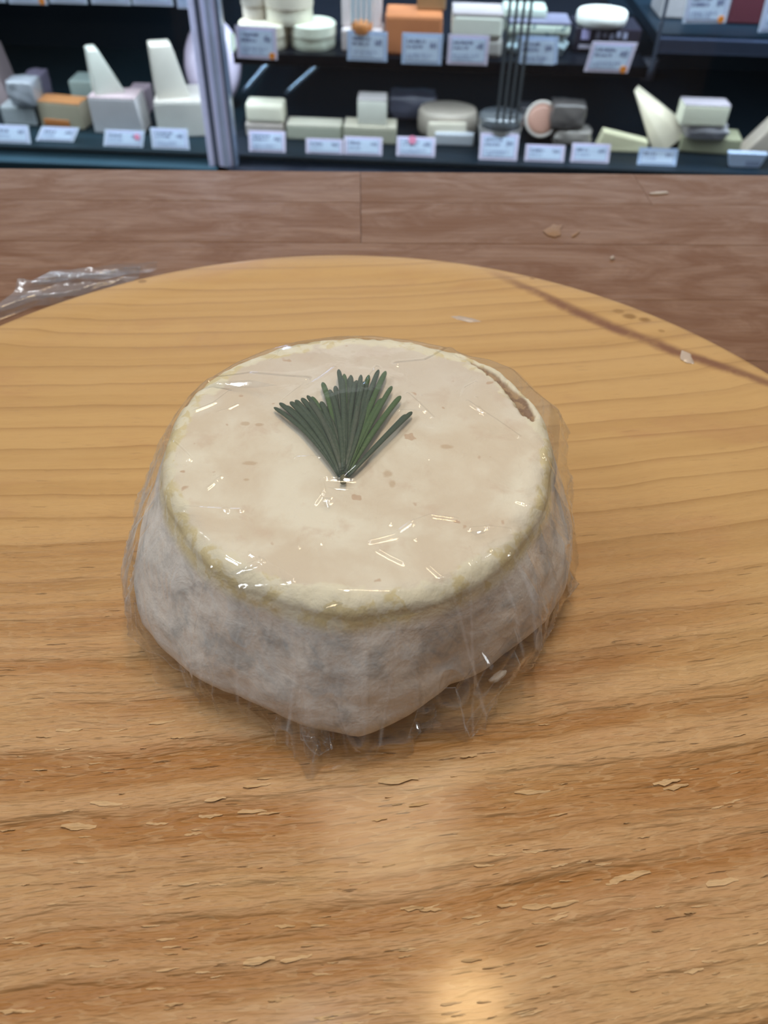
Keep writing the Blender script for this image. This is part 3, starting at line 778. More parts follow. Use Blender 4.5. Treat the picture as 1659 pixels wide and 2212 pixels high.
# crumb of cheese stuck inside the front right flap
def crumb(px, label):
    ctr = gp(*px, 0.0035); bm = bmesh.new(); bmesh.ops.create_icosphere(bm, subdivisions=3, radius=1)
    for v in bm.verts:
        v.co *= 1 + 0.35 * fbm(v.co.x * 1.6, v.co.y * 1.6, v.co.z * 1.6 + px[0], 3)
        v.co = Vector((v.co.x * 0.0024, v.co.y * 0.0009, v.co.z * 0.0010))
    o = bm_obj('cheese_crumb', bm, MATS['cheese_white'], None, True, loc=ctr, rotz=R(38))
    tag(o, label, 'crumb')
plain('cheese_white', (0.80, 0.72, 0.62), 0.6)
crumb((1075, 1462), 'white cheese fragment caught in the film at the front right flap')

# ------------------------------------------------------------------ loose film lying on the counter behind the board
FILM2 = film_mat('loose_film', 0.14, 0.16, hazecol=(0.50, 0.56, 0.66), bscale=120, bh=0.0003, boost=2.2)
lf = [on_z(-60, 705, COUNTER_Z), on_z(112, 588, COUNTER_Z), on_z(345, 586, COUNTER_Z), on_z(270, 625, COUNTER_Z)]
org = (lf[0] + lf[2]) / 2
vs = []; fs = []; nu, nv = 70, 60
for i in range(nu + 1):
    for j in range(nv + 1):
        u, v = i / nu, j / nv
        p = (lf[0] * (1 - u) + lf[3] * u) * (1 - v) + (lf[1] * (1 - u) + lf[2] * u) * v
        p = p - org
        z = 0.0006 + 0.0040 * max(0, math.sin(v * 13 + 1.2 * u)) ** 4 + 0.0005 * (fbm(u * 2, v * 6, 2, 2) + 0.4) + 0.0015 * math.sin(math.pi * v)
        vs.append((p.x, p.y + 0.003 * fbm(u * 4, v * 2, 9, 2), max(0.0004, z)))
for i in range(nu):
    for j in range(nv):
        q = i * (nv + 1) + j; fs.append((q, q + nv + 1, q + nv + 2, q + 1))
tag(mesh_obj('film_scrap', vs, fs, FILM2, None, True, loc=org), 'folded loose sheet of clear film on the counter behind the board', 'plastic film')

# ================================================================== REFRIGERATED DISPLAY CASE BEYOND THE COUNTER
DECK_Z, SHELF_Z, RSHELF_Z, LSHELF_Z = 0.403, 0.595, 0.655, 0.700
CY = R(-1.8)                                       # the case stands slightly turned
case = empty('display_case', (0, 1.80, 0), CY)     # local y = 0 is the front of the deck
tag(case, 'dark refrigerated display case with glass front full of cheeses', 'display case')
BLK = plain('case_black', (0.004, 0.005, 0.008), 0.35, Specular_IOR_Level=0.12, var=0.2)
NAVY = plain('case_navy', (0.005, 0.011, 0.018), 0.4, Specular_IOR_Level=0.12, var=0.25, scale=3)
TEAL = plain('case_teal', (0.006, 0.017, 0.024), 0.5, Specular_IOR_Level=0.12, var=0.25, scale=8)
ALU = plain('case_aluminium', (0.30, 0.35, 0.48), 0.35, 0.4, var=0.2, scale=14)
LILAC = plain('case_frosted_edge', (0.50, 0.52, 0.72), 0.35, var=0.15, scale=14)
GREYB = plain('case_grey_strip', (0.10, 0.13, 0.19), 0.3, 0.3, var=0.2, scale=14)
def pane_mat():
    g = NT('case_glass')
    fr = g.schlick(0.02)
    return g.done(g.n('ShaderNodeMixShader', {0: fr, 1: g.n('ShaderNodeBsdfTransparent', {0: (0.93, 0.96, 0.97)}), 2: g.n('ShaderNodeBsdfGlossy', {'Roughness': 0.04})}))
PANE = pane_mat()
def loc_case(p):          # world -> case local
    q = Matrix.Rotation(-CY, 3, 'Z') @ (Vector(p) - Vector((0, 1.80, 0))); return q
def part(name, bm, mat, smooth=False): return bm_obj(name, bm, mat, case, smooth)
part('case_base', bm_box(-1.35, 1.35, 0.02, 0.80, 0.0, DECK_Z - 0.03), BLK)
xs_post = loc_case(on_y(483, 330, 1.76)).x
xs_mid = loc_case(on_y(1100, 120, 1.83)).x
xs_right = loc_case(on_y(1412, 40, 1.84)).x
part('deck', bm_box(-1.35, xs_post, -0.03, 0.72, DECK_Z - 0.03, DECK_Z, 0.002), TEAL)
part('deck', bm_box(xs_post, 1.35, -0.03, 0.72, DECK_Z - 0.03, DECK_Z, 0.002), NAVY)
part('front_rail', bm_box(-1.35, xs_post - 0.012, -0.085, -0.031, DECK_Z - 0.06, DECK_Z - 0.012, 0.003), TEAL)
part('front_rail', bm_box(xs_post + 0.012, 1.35, -0.085, -0.031, DECK_Z - 0.06, DECK_Z - 0.012, 0.003), BLK)
part('bumper', bm_box(-1.35, 1.35, -0.11, 0.02, DECK_Z - 0.16, DECK_Z - 0.062, 0.01), BLK)
part('back_panel', bm_box(-1.35, 1.35, 0.72, 0.80, DECK_Z - 0.03, 1.35), NAVY)
part('side_panel', bm_box(-1.37, -1.34, -0.08, 0.80, 0.0, 1.35), BLK)
part('side_panel', bm_box(1.34, 1.37, -0.08, 0.80, 0.0, 1.35), BLK)
part('canopy', bm_box(-1.37, 1.37, -0.12, 0.80, 1.35, 1.42, 0.01), BLK)
part('middle_shelf', bm_box(xs_post + 0.03, xs_right, 0.008, 0.60, SHELF_Z - 0.022, SHELF_Z, 0.002), BLK)
part('left_shelf', bm_box(-1.34, xs_post - 0.03, 0.008, 0.60, LSHELF_Z - 0.022, LSHELF_Z, 0.002), TEAL)
part('right_shelf', bm_box(xs_right + 0.004, 1.34, 0.008, 0.60, RSHELF_Z - 0.022, RSHELF_Z, 0.002), NAVY)
part('shelf_edge', bm_box(xs_right + 0.004, 1.34, -0.008, 0.007, RSHELF_Z - 0.030, RSHELF_Z - 0.004, 0.002), plain('shelf_edge_steel', (0.10, 0.13, 0.22), 0.25, 0.7))
# post of stacked clear and metal strips between the two glass fronts
px0 = xs_post - 0.030
for i, (a_, b_, mt, dy) in enumerate(((0, 12, LILAC, 0), (12, 22, GREYB, 0.004), (22, 32, LILAC, 0.002), (32, 44, ALU, -0.002), (44, 52, LILAC, 0.002), (52, 60, GREYB, 0.0))):
    part('post_strip', bm_box(px0 + a_ * 0.001, px0 + b_ * 0.001, -0.072 + dy, -0.040 + dy, DECK_Z - 0.012, 1.35, 0.0015), mt)
part('glass_pane', bm_box(-1.34, px0 - 0.001, -0.055, -0.051, DECK_Z - 0.012, 1.35), PANE)
part('glass_pane', bm_box(px0 + 0.061, 1.34, -0.055, -0.051, DECK_Z - 0.012, 1.35), PANE)
for k in range(4):
    x_ = xs_mid - 0.020 + 0.0135 * k
    part('glass_edge', bm_box(x_, x_ + 0.006, -0.040, -0.034, on_y(1095, 264, 1.76).z, 1.35), plain('glass_edge_grey', (0.09, 0.11, 0.13), 0.25, var=0.1))
part('shelf_rod', bm_box(xs_right - 0.004, xs_right + 0.002, -0.022, -0.016, RSHELF_Z - 0.06, 1.35, 0.001), GREYB)
# two slanting chrome brackets under the middle shelf
STEEL = plain('bracket_steel', (0.30, 0.42, 0.55), 0.22, 0.9, var=0.2)
for (xa, ya), (xb, yb) in (((538, 186), (572, 146)), ((630, 192), (684, 142))):
    A, B = loc_case(on_y(xa, ya, 2.05)), loc_case(on_y(xb, yb, 2.05))
    d = (B - A).normalized(); bm = bm_lathe([(0.0065, -0.02), (0.0075, 0.0), (0.0075, (B - A).length), (0.0065, (B - A).length + 0.03)], 14)
    bm.transform(Matrix.Translation(A) @ d.to_track_quat('Z', 'Y').to_matrix().to_4x4())
    part('shelf_bracket', bm, STEEL, True)
lamp_px = loc_case(on_y(504, 91, 1.86))
part('indicator_lamp', bm_box(lamp_px.x - 0.005, lamp_px.x + 0.005, lamp_px.y - 0.01, lamp_px.y, lamp_px.z - 0.017, lamp_px.z + 0.017, 0.003), emission('indicator_glow', (0.80, 1.0, 0.92, 1), 1.2))

# ------------------------------------------------------------------ goods in the case
def spot(x0, x1, yb, zb):
    p = on_z((x0 + x1) / 2, yb, zb)
    dep = (p - CAM).dot(Fw)
    return p, (x1 - x0) * dep / F_PX
def height(x, yt, Y, zb): return max(0.008, on_y(x, yt, Y).z - zb)
def cm(col, coat=0.0, rough=0.5): 
    return plain('cheese_%02d_%02d_%02d_%d' % (*[int(c * 99) for c in col], int(coat * 9)), col, rough, coat=coat, var=0.10, scale=30)
def block(label, x0, x1, yb, yt, zb, depth, col, coat=0.0, rot=0.0, top=None, bev=0.004, rind=None, name='cheese_block', cat='cheese', zs=None, group=None):
    """cut block; top = (left inset, right inset, front inset, back inset) as fractions; rind = colour of a skin on its top"""
    p, wd = spot(x0, x1, yb, zb); hgt = height((x0 + x1) / 2, yt, p.y, zb)
    hw = wd / 2
    b = [(-hw, 0), (hw, 0), (hw, depth), (-hw, depth)]
    li, ri, fi_, bi = top or (0, 0, 0, 0)
    t = [(-hw + li * wd, fi_ * depth), (hw - ri * wd, fi_ * depth), (hw - ri * wd, depth - bi * depth), (-hw + li * wd, depth - bi * depth)]
    zt = [hgt * k for k in zs] if zs else hgt
    o = bm_obj(name, bm_hex(b, t, 0, zt, bev), cm(col, coat), None, False, loc=(p.x, p.y, zb + 0.0003), rotz=CY + R(rot))
    tag(o, label, cat, group)
    if rind:
        t2 = [(x * 0.985, (y - depth / 2) * 0.985 + depth / 2) for x, y in t]
        bm_obj('rind', bm_hex(t2, t2, (hgt if not zs else min(zt)) - 0.004, hgt + 0.0012, 0.001), cm(rind, coat), o)
    return o, zb + hgt
def wheel(label, x0, x1, yb, yt, zb, col, coat=0.0, lid=None, name='round_cheese', cat='cheese', bulge=0.004, squash=1.0, wrap_col=None):
    p, wd = spot(x0, x1, yb, zb); hgt = height((x0 + x1) / 2, yt, p.y, zb); r = wd / 2
    pr = [(r - bulge, 0), (r, hgt * 0.15), (r + bulge * 0.2, hgt * 0.5), (r, hgt * 0.85), (r - bulge * 0.6, hgt * 0.97), (r - bulge * 1.6, hgt)]
    bm = bm_lathe(pr, 40)
    o = bm_obj(name, bm, cm(col, coat), None, lid is None, loc=(p.x, p.y + r * squash, zb + 0.0003), rotz=CY)
    o.scale.y = squash
    tag(o, label, cat)
    if lid: bm_obj('lid', bm_lathe([(r + 0.0015, hgt * 0.52), (r + 0.002, hgt * 0.56), (r + 0.002, hgt * 0.99), (r - 0.001, hgt + 0.002)], 40), cm(lid, coat), o, False)
    return o, zb + hgt
def lump(label, x0, x1, yb, yt, zb, depth, col, coat=0.8, seed=1, name='wrapped_cheese', cat='cheese', box=0.35):
    p, wd = spot(x0, x1, yb, zb); hgt = height((x0 + x1) / 2, yt, p.y, zb)
    bm = bmesh.new(); bmesh.ops.create_cube(bm, size=2)
    bmesh.ops.subdivide_edges(bm, edges=bm.edges, cuts=9, use_grid_fill=True)
    for v in bm.verts:
        s_ = v.co.normalized(); c_ = v.co * (1 - box) + s_ * 1.05 * box
        c_ *= 1 + 0.10 * fbm(c_.x * 1.8 + seed, c_.y * 1.8, c_.z * 1.8, 3)
        v.co = Vector((c_.x * wd / 2, c_.y * depth / 2 + depth / 2, max(0.0, (c_.z + 1) * hgt / 2)))
    o = bm_obj(name, bm, cm(col, coat, 0.3), None, True, loc=(p.x, p.y, zb + 0.0003), rotz=CY)
    tag(o, label, cat); return o, zb + hgt
def tub(label, x0, x1, yb, yt, zb, col, fill, name='clear_tub'):
    p, wd = spot(x0, x1, yb, zb); hgt = height((x0 + x1) / 2, yt, p.y, zb); r = wd / 2
    root = empty(name, (p.x, p.y + r, zb + 0.0003), CY); tag(root, label, 'tub')
    bm_obj('container', bm_lathe([(r * 0.88, 0), (r, hgt * 0.62), (r * 1.02, hgt * 0.66), (r * 1.02, hgt * 0.70), (r * 0.97, hgt * 0.71)], 36), cm(col, 0.4), root, True)
    bm_obj('lid', bm_lathe([(r * 1.0, hgt * 0.71), (r * 1.03, hgt * 0.73), (r * 1.03, hgt * 0.95), (r * 0.96, hgt)], 36), fill, root, True)
    return root
dz = DECK_Z
# --- left section, on the deck
block('pinkish tall cheese piece at the far left edge of the case', -40, 26, 232, 108, dz, 0.08, (0.42, 0.33, 0.34), 0.4, top=(0.0, 0.25, 0, 0))
o, z1 = block('small white wrapped block beside the orange-rind cheese', 10, 82, 272, 232, dz, 0.07, (0.50, 0.54, 0.56), 0.6)
lump('round film-wrapped cheese on top of the small white block', 22, 84, 236, 176, z1, 0.06, (0.36, 0.38, 0.42), 0.9, 3)
lump('mauve wrapped cheese behind the small white block', 70, 106, 240, 160, dz, 0.06, (0.20, 0.17, 0.24), 0.7, 5)
o, _ = block('cut cheese with orange rind behind the second card from the left', 88, 186, 278, 222, dz, 0.05, (0.52, 0.46, 0.33), 0.3, rot=-8, rind=(0.62, 0.27, 0.10), name='orange_rind_cheese')
bm_obj('rind', bm_box(-0.044, 0.02, -0.0015, 0.006, 0.004, 0.019, 0.002), cm((0.62, 0.22, 0.06)), o)
block('grey green cheese block behind the tall leaning wedge', 164, 224, 250, 176, dz, 0.07, (0.30, 0.36, 0.33), 0.3, name='cheese_block')
o, z1 = block('large white cheese block under the narrow upright wedge', 205, 312, 290, 213, dz, 0.07, (0.72, 0.70, 0.72), 0.3, top=(0.0, 0.06, 0.0, 0.0), rind=(0.62, 0.48, 0.50))
block('narrow pointed cheese wedge standing on the large white block', 208, 272, 205, 108, z1, 0.055, (0.62, 0.63, 0.56), 0.4, rot=28, top=(0.06, 0.62, 0.1, 0.1), name='cheese_wedge')
block('mauve rinded block between the two big white blocks', 284, 322, 250, 196, dz, 0.06, (0.36, 0.27, 0.30), 0.2)
o, z1 = block('largest cream cheese block next to the clear post', 345, 452, 297, 222, dz, 0.12, (0.76, 0.72, 0.64), 0.4, rot=10, rind=(0.62, 0.56, 0.50))
block('broad upright cheese wedge on the cream block by the post', 342, 412, 214, 98, z1, 0.06, (0.62, 0.58, 0.50), 0.5, rot=22, top=(0.02, 0.35, 0.05, 0.2), name='cheese_wedge')
p, wd = spot(385, 524, 262, dz)
bm = bm_lathe([(0.052, -0.022), (0.085, -0.016), (0.096, 0.0), (0.085, 0.016), (0.052, 0.022)], 40); bm.transform(Matrix.Scale(0.72, 4, (1, 0, 0))); bm.transform(Matrix.Translation((0, 0.05, 0.086)) @ Matrix.Rotation(R(68), 4, 'X'))
tag(bm_obj('round_cheese', bm, cm((0.50, 0.42, 0.52), 0.2), None, True, loc=(p.x, p.y + 0.05, dz + 0.012), rotz=CY), 'lilac rinded cheese wheel leaning behind the clear post', 'cheese')
# --- middle section, on the deck
o, z1 = block('lower pale cheese bar behind the leftmost middle deck card', 532, 614, 296, 268, dz, 0.06, (0.58, 0.50, 0.44), 0.4)
block('ivory cheese bar stacked on top at the left of the middle deck', 532, 614, 268, 226, z1, 0.055, (0.78, 0.74, 0.58), 0.4, bev=0.008)
block('long flat pale cheese slab between two stacks on the middle deck', 620, 738, 304, 272, dz, 0.05, (0.52, 0.53, 0.42), 0.3, rind=(0.66, 0.62, 0.50))
o, z1 = block('flat cheese slab carrying a cube of cheese', 742, 855, 312, 276, dz, 0.06, (0.56, 0.55, 0.42), 0.3, rind=(0.62, 0.57, 0.45))
block('pale cube of cheese on the flat slab', 772, 834, 274, 216, z1, 0.05, (0.60, 0.60, 0.52), 0.3, bev=0.005, rind=(0.36, 0.33, 0.32))
lump('dark blue grey wrapped cheese behind the cut half wheel', 838, 944, 262, 208, dz, 0.07, (0.080, 0.085, 0.12), 0.7, 8)
o, _ = wheel('cut beige half wheel with papers in front on the middle deck', 902, 1030, 306, 250, dz, (0.46, 0.40, 0.33), 0.2, squash=0.8, bulge=0.006)
block('white paper packet leaning before the cut half wheel', 938, 1022, 316, 290, dz, 0.02, (0.62, 0.66, 0.72), 0.5, name='paper_packet', cat='packet')
block('pale cut face piece in front of the beige half wheel', 922, 1006, 311, 266, dz, 0.012, (0.74, 0.68, 0.55), 0.3, bev=0.006, rot=4)
tub('clear round tub with grey lid behind the barcode card', 1032, 1124, 342, 262, dz, (0.40, 0.38, 0.36), plain('tub_lid_smoke', (0.12, 0.13, 0.14), 0.15, coat=0.8))
lump('small grey wrapped cheese behind the pink-filled pot', 1118, 1176, 276, 232, dz, 0.05, (0.10, 0.10, 0.115), 0.6, 15)
# tilted pot with a pinkish filling
p, wd = spot(1128, 1200, 312, dz)
root = empty('cheese_pot', (p.x, p.y + 0.012, dz + 0.008), CY); tag(root, 'white pot tipped forward showing a pink brown filling', 'pot')
r_ = wd / 2
for nm, pr, mt in (('pot_body', [(r_ * 0.9, -0.03), (r_, 0.0), (r_, 0.006), (r_ * 0.86, 0.007), (r_ * 0.84, 0.002)], cm((0.62, 0.56, 0.50), 0.3)), ('filling', [(r_ * 0.82, -0.004), (r_ * 0.82, 0.0035), (r_ * 0.6, 0.0045)], cm((0.50, 0.27, 0.20), 0.3))):
    bm = bm_lathe(pr, 36); bm.transform(Matrix.Translation((0, 0.006, r_ * 1.06)) @ Matrix.Rotation(R(68), 4, 'X')); bm_obj(nm, bm, mt, root, True)
o, z1 = lump('shiny film-wrapped packet right of the pink-filled pot', 1192, 1276, 318, 284, dz, 0.06, (0.34, 0.31, 0.28), 1.0, 21)
lump('dark wrapped bundle lying on the shiny packet', 1186, 1262, 284, 226, z1, 0.06, (0.10, 0.09, 0.085), 0.8, 24)
block('low yellow cheese wedge at the foot of the tilted wedge', 1286, 1396, 330, 286, dz, 0.035, (0.76, 0.72, 0.48), 0.2, top=(0.10, 0.0, 0.1, 0.1), zs=(1, 0.55, 0.55, 1), name='cheese_wedge')
# tilted tall wedge
p, wd = spot(1345, 1480, 322, dz)
hgt = height(1345, 222, p.y, dz)
bmw = bmesh.new()
k = 0.00104
A = [(-0.018, 0.0, 0.0), (0.014, -0.010, 0.0), (0.046, 0.0, 0.026), (0.066, 0.02, 0.044), (-0.068, 0.05, 0.118), (-0.080, 0.03, 0.112), (-0.076, 0.025, 0.110), (0.0, 0.05, 0.0)]
for v in A: bmw.verts.new(v)
bmesh.ops.convex_hull(bmw, input=bmw.verts)
bmesh.ops.bevel(bmw, geom=bmw.edges[:], offset=0.0015, segments=1, affect='EDGES')
tag(bm_obj('cheese_wedge', bmw, cm((0.76, 0.68, 0.52), 0.2), None, False, loc=(p.x + 0.012, p.y, dz + 0.0005), rotz=CY), 'long cheese wedge propped diagonally, its tip pointing up left', 'cheese')
o, z1 = block('olive sided cheese block at the bottom of the right stack', 1466, 1592, 332, 298, dz, 0.07, (0.50, 0.50, 0.33), 0.2, rot=-6, name='cheese_block')
o, z2 = lump('grey wrapped cheese in the middle of the right stack', 1478, 1572, 304, 272, z1, 0.06, (0.36, 0.35, 0.38), 0.8, 31)
block('pale yellow cheese block on top of the right stack', 1468, 1566, 274, 228, z2 - 0.002, 0.05, (0.72, 0.71, 0.56), 0.2, rind=(0.30, 0.27, 0.30))
block('slanting cheese wedge at the right edge of the picture', 1604, 1690, 336, 240, dz, 0.05, (0.70, 0.60, 0.50), 0.2, top=(0.75, 0.0, 0, 0), name='cheese_wedge')
# --- middle upper shelf
sz = SHELF_Z
WOODBOX = (0.62, 0.56, 0.42)
o, z1 = wheel('round wooden cheese box behind the card with the orange dot', 515, 620, 112, 62, sz, (0.58, 0.50, 0.38), 0.1, lid=(0.64, 0.55, 0.42), name='wooden_cheese_box', cat='box', bulge=0.001)
wheel('round pale wooden cheese box standing right of the orange dot card', 624, 722, 112, 62, sz, (0.62, 0.62, 0.48), 0.1, lid=(0.66, 0.64, 0.50), name='wooden_cheese_box', cat='box', bulge=0.001)
wheel('round wooden cheese box stacked on top of two others', 570, 672, 58, -8, z1, (0.64, 0.57, 0.44), 0.1, lid=(0.58, 0.49, 0.38), name='wooden_cheese_box', cat='box', bulge=0.001)
wheel('brownish wooden cheese box at the left end of the middle shelf', 522, 576, 48, -14, z1, (0.42, 0.36, 0.30), 0.1, lid=(0.40, 0.34, 0.28), name='wooden_cheese_box', cat='box', bulge=0.001)
o, z1 = block('pinkish paper parcel under the glass jar', 738, 826, 113, 66, sz, 0.07, (0.58, 0.47, 0.44), 0.1, name='paper_parcel', cat='parcel')
block('upright pinkish parcel behind the glass jar', 738, 824, 60, -12, z1, 0.03, (0.56, 0.47, 0.45), 0.1, name='paper_parcel', cat='parcel').__class__
p, wd = spot(757, 807, 72, z1 - 0.001)
root = empty('glass_jar', (p.x, p.y - 0.010, z1 + 0.0002), CY); tag(root, 'clear glass jar with orange contents on the pinkish parcel', 'jar')
r_ = wd / 2
bm_obj('jar_glass', bm_lathe([(r_ * 0.9, 0), (r_, 0.004), (r_, 0.075), (r_ * 0.9, 0.082)], 30), PANE, root, True)
bm_obj('contents', bm_lathe([(r_ * 0.8, 0.002), (r_ * 0.9, 0.006), (r_ * 0.9, 0.020), (r_ * 0.6, 0.023)], 24), cm((0.80, 0.26, 0.06), 0.2), root, True)
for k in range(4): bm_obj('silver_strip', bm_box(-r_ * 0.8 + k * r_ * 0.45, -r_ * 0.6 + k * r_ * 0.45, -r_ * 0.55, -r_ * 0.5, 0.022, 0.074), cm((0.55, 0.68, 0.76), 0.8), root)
o, z1 = block('bright orange wrapped cheese block on the middle shelf', 830, 954, 122, 34, sz, 0.09, (0.58, 0.20, 0.075), 0.8, top=(0.0, 0.02, 0, 0), bev=0.006, name='orange_cheese')
block('brown wrapped cheese on top of the orange block', 900, 962, 24, -14, z1, 0.05, (0.22, 0.12, 0.05), 0.6)
o, z1 = block('beige wrapped cheese under the cream block', 1000, 1082, 126, 84, sz, 0.06, (0.46, 0.41, 0.37), 0.4, bev=0.008)
block('cream cut cheese block with dusky rind on the middle shelf', 974, 1084, 84, 32, z1, 0.09, (0.74, 0.71, 0.60), 0.3, bev=0.008, rind=(0.40, 0.33, 0.32))
o, z1 = lump('crumpled clear bag under the blue-veined cheese', 1092, 1224, 122, 80, sz, 0.08, (0.42, 0.50, 0.52), 1.0, 41)
def blue_mat():
    g = NT('blue_veined'); o_ = g.co(); a_ = g.rng(g.noise(o_, 90, 3, 0.6, 0.6), 0.56, 0.64)
    return g.done(g.bsdf(Base_Color=g.mix(a_, (0.66, 0.70, 0.58), (0.16, 0.22, 0.22)), Roughness=0.4, Coat_Weight=0.5))
o, z2 = block('white blue-veined cheese half on the clear bag', 1090, 1230, 80, 50, z1, 0.08, (0.66, 0.70, 0.58), 0.4, bev=0.008, rind=(0.17, 0.16, 0.22), name='blue_cheese')
o.data.materials[0] = blue_mat()
block('small pale blue-veined cheese behind the glass edges', 1086, 1180, 42, 18, z2, 0.06, (0.44, 0.47, 0.40), 0.3, bev=0.006, name='blue_cheese')
# dark tray with the white wheel
p, wd = spot(1236, 1376, 116, sz); hgt = height(1306, 62, p.y, sz)
root = empty('dark_tray', (p.x, p.y, sz + 0.0003), CY); tag(root, 'dark glossy box under the small white cheese wheel', 'tray')
bm_obj('tray_body', bm_box(-wd / 2, wd / 2, 0, 0.10, 0, hgt, 0.003), plain('tray_plastic', (0.022, 0.018, 0.028), 0.15, coat=0.7), root)
bm_obj('paper_tag', bm_box(-wd * 0.40, -wd * 0.28, -0.002, -0.0005, hgt * 0.55, hgt * 0.95), cm((0.42, 0.36, 0.58), 0.2), root)
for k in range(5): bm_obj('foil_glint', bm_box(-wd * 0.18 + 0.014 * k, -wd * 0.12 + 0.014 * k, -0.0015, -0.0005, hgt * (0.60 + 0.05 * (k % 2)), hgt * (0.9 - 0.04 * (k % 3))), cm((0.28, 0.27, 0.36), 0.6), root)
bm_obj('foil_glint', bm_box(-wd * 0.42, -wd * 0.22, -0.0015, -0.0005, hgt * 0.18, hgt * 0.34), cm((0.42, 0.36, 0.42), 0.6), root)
wheel('small white brie wheel on the dark glossy box', 1250, 1358, 66, 30, sz + hgt, (0.78, 0.73, 0.66), 0.5, bulge=0.007, squash=0.8)
# --- right upper shelf
rz = RSHELF_Z
block('beige paper wrapped piece left of the white card on the right shelf', 1424, 1478, 42, -20, rz, 0.10, (0.30, 0.27, 0.27), 0.2, top=(0, 0.0, 0, 0))
block('dark red packet on the right shelf between two cards', 1570, 1640, 54, -30, rz, 0.10, (0.08, 0.015, 0.022), 0.4, name='dark_packet', cat='packet')
tag(bm_obj('plastic_cup', bm_lathe([(0.018, 0), (0.022, 0.05), (0.020, 0.052)], 24), plain('cup_smoke', (0.10, 0.10, 0.13), 0.3), None, True, loc=(lambda q: (q.x, q.y + 0.2, dz + 0.0003))(on_z(1432, 225, dz))), 'dim greyish cup standing at the back of the right deck', 'cup')

# ------------------------------------------------------------------ price cards
PAPER = {}
def paper(kind):
    c = {'blue': (0.58, 0.70, 0.94), 'pink': (0.86, 0.76, 0.92), 'white': (0.72, 0.78, 0.92)}[kind]
    return plain('card_paper_' + kind, c, 0.6, var=0.03)
INK = plain('card_ink', (0.12, 0.13, 0.30), 0.7); INK2 = plain('card_ink_pale', (0.36, 0.42, 0.62), 0.7); BORD = plain('card_border', (0.50, 0.40, 0.66), 0.7)
INNER = plain('card_inner', (0.70, 0.80, 0.97), 0.6, var=0.03)
DOT = plain('sticker_orange', (0.90, 0.28, 0.03), 0.5); PINK = plain('sticker_pink', (0.95, 0.30, 0.45), 0.5)
def card(label, x0, x1, yt, yb, Y, kind='blue', tilt=0.0, sticker=None, lean=0.0, shear=0.0, seed=0, short=False):
    rnd = random.Random(seed + int(x0))
    pb = on_y((x0 + x1) / 2, yb, Y); dep = (pb - CAM).dot(Fw); wd = (x1 - x0) * dep / F_PX * (1 - abs(shear) * 0.12)
    hg = (on_y((x0 + x1) / 2, yt, Y).z - pb.z) / (math.cos(lean) + 0.33 * math.sin(lean))
    root = empty('price_card', pb, CY); root.rotation_euler = (-lean, tilt, CY); tag(root, label, 'price card', 'price cards in the display case')
    hw = wd / 2; sh = shear * hg
    b = [(-hw, 0), (hw, 0)]
    def slab(nm, xa, xb, za, zb_, y0, mat, bm=None):
        bm = bmesh.new()
        q = [(xa, za), (xb, za), (xb, zb_), (xa, zb_)]
        f_ = [bm.verts.new((x + sh * (z / hg), y0 - 0.0006, z)) for x, z in q]; k_ = [bm.verts.new((x + sh * (z / hg), y0 + 0.0004, z)) for x, z in q]
        bm.faces.new(f_); bm.faces.new(k_[::-1])
        for i in range(4): bm.faces.new((f_[(i + 1) % 4], f_[i], k_[i], k_[(i + 1) % 4]))
        return bm_obj(nm, bm, mat, root)
    slab('card', -hw, hw, 0, hg, 0, paper(kind))
    e = wd * 0.07
    slab('border', -hw + e, hw - e, hg * 0.09, hg * 0.91, -0.0004, BORD if kind != 'blue' else INK2)
    slab('print_field', -hw + e * 1.25, hw - e * 1.25, hg * 0.09 + e * 0.25, hg * 0.91 - e * 0.25, -0.0008, INNER)
    # unreadable blurred lines of print
    rows_ = [(0.70, 0.80, INK, 0.60), (0.53, 0.63, INK, 0.50), (0.28, 0.36, INK2, 0.82), (0.18, 0.25, INK2, 0.70)] if not short else [(0.58, 0.74, INK, 0.42), (0.32, 0.46, INK2, 0.42)]
    for za, zb_, mt, frac in rows_:
        bm = bmesh.new(); x = -hw + e * 1.9; end = -hw + e * 1.9 + (wd - 3.8 * e) * frac
        while x < end:
            l = wd * rnd.uniform(0.012, 0.035); h0 = hg * za; h1 = hg * (zb_ - rnd.choice((0, 0, 0.03)))
            vs_ = [bm.verts.new((xx + sh * (zz / hg), -0.0016, zz)) for xx, zz in ((x, h0), (x + l, h0), (x + l, h1), (x, h1))]
            bm.faces.new(vs_); x += l + wd * rnd.choice((0.008, 0.008, 0.03))
        bm_obj('lettering', bm, mt, root)
    bm = bmesh.new()
    for k in range(5):
        x = hw - e * 1.9 - wd * 0.17 + wd * 0.034 * k; l = wd * 0.022; h0 = hg * (0.50 + rnd.uniform(0, 0.08)); h1 = hg * (0.66 + rnd.uniform(0, 0.10))
        bm.faces.new([bm.verts.new((xx + sh * (zz / hg), -0.0016, zz)) for xx, zz in ((x, h0), (x + l, h0), (x + l, h1), (x, h1))])
    bm_obj('price', bm, INK, root)
    if sticker:
        mt, fx, fz, rr_ = sticker
        bm = bmesh.new(); bmesh.ops.create_cone(bm, cap_ends=True, segments=20, radius1=wd * rr_, radius2=wd * rr_, depth=0.001)
        bm.transform(Matrix.Translation((fx * wd + sh * fz, -0.0020, fz * hg)) @ Matrix.Rotation(R(90), 4, 'X')); bm_obj('sticker', bm, mt, root)
    return root
DC = (DOT, 0.37, 0.12, 0.075)
YS = 1.800
card('pinkish price card with orange dot before the round wooden boxes', 513, 600, 57, 127, YS, 'pink', R(1.0), DC)
card('pale blue price card below the glass jar', 750, 836, 67, 132, YS, 'blue', R(0.5))
card('pale blue price card before the bright orange cheese', 867, 953, 72, 139, YS, 'blue', R(0))
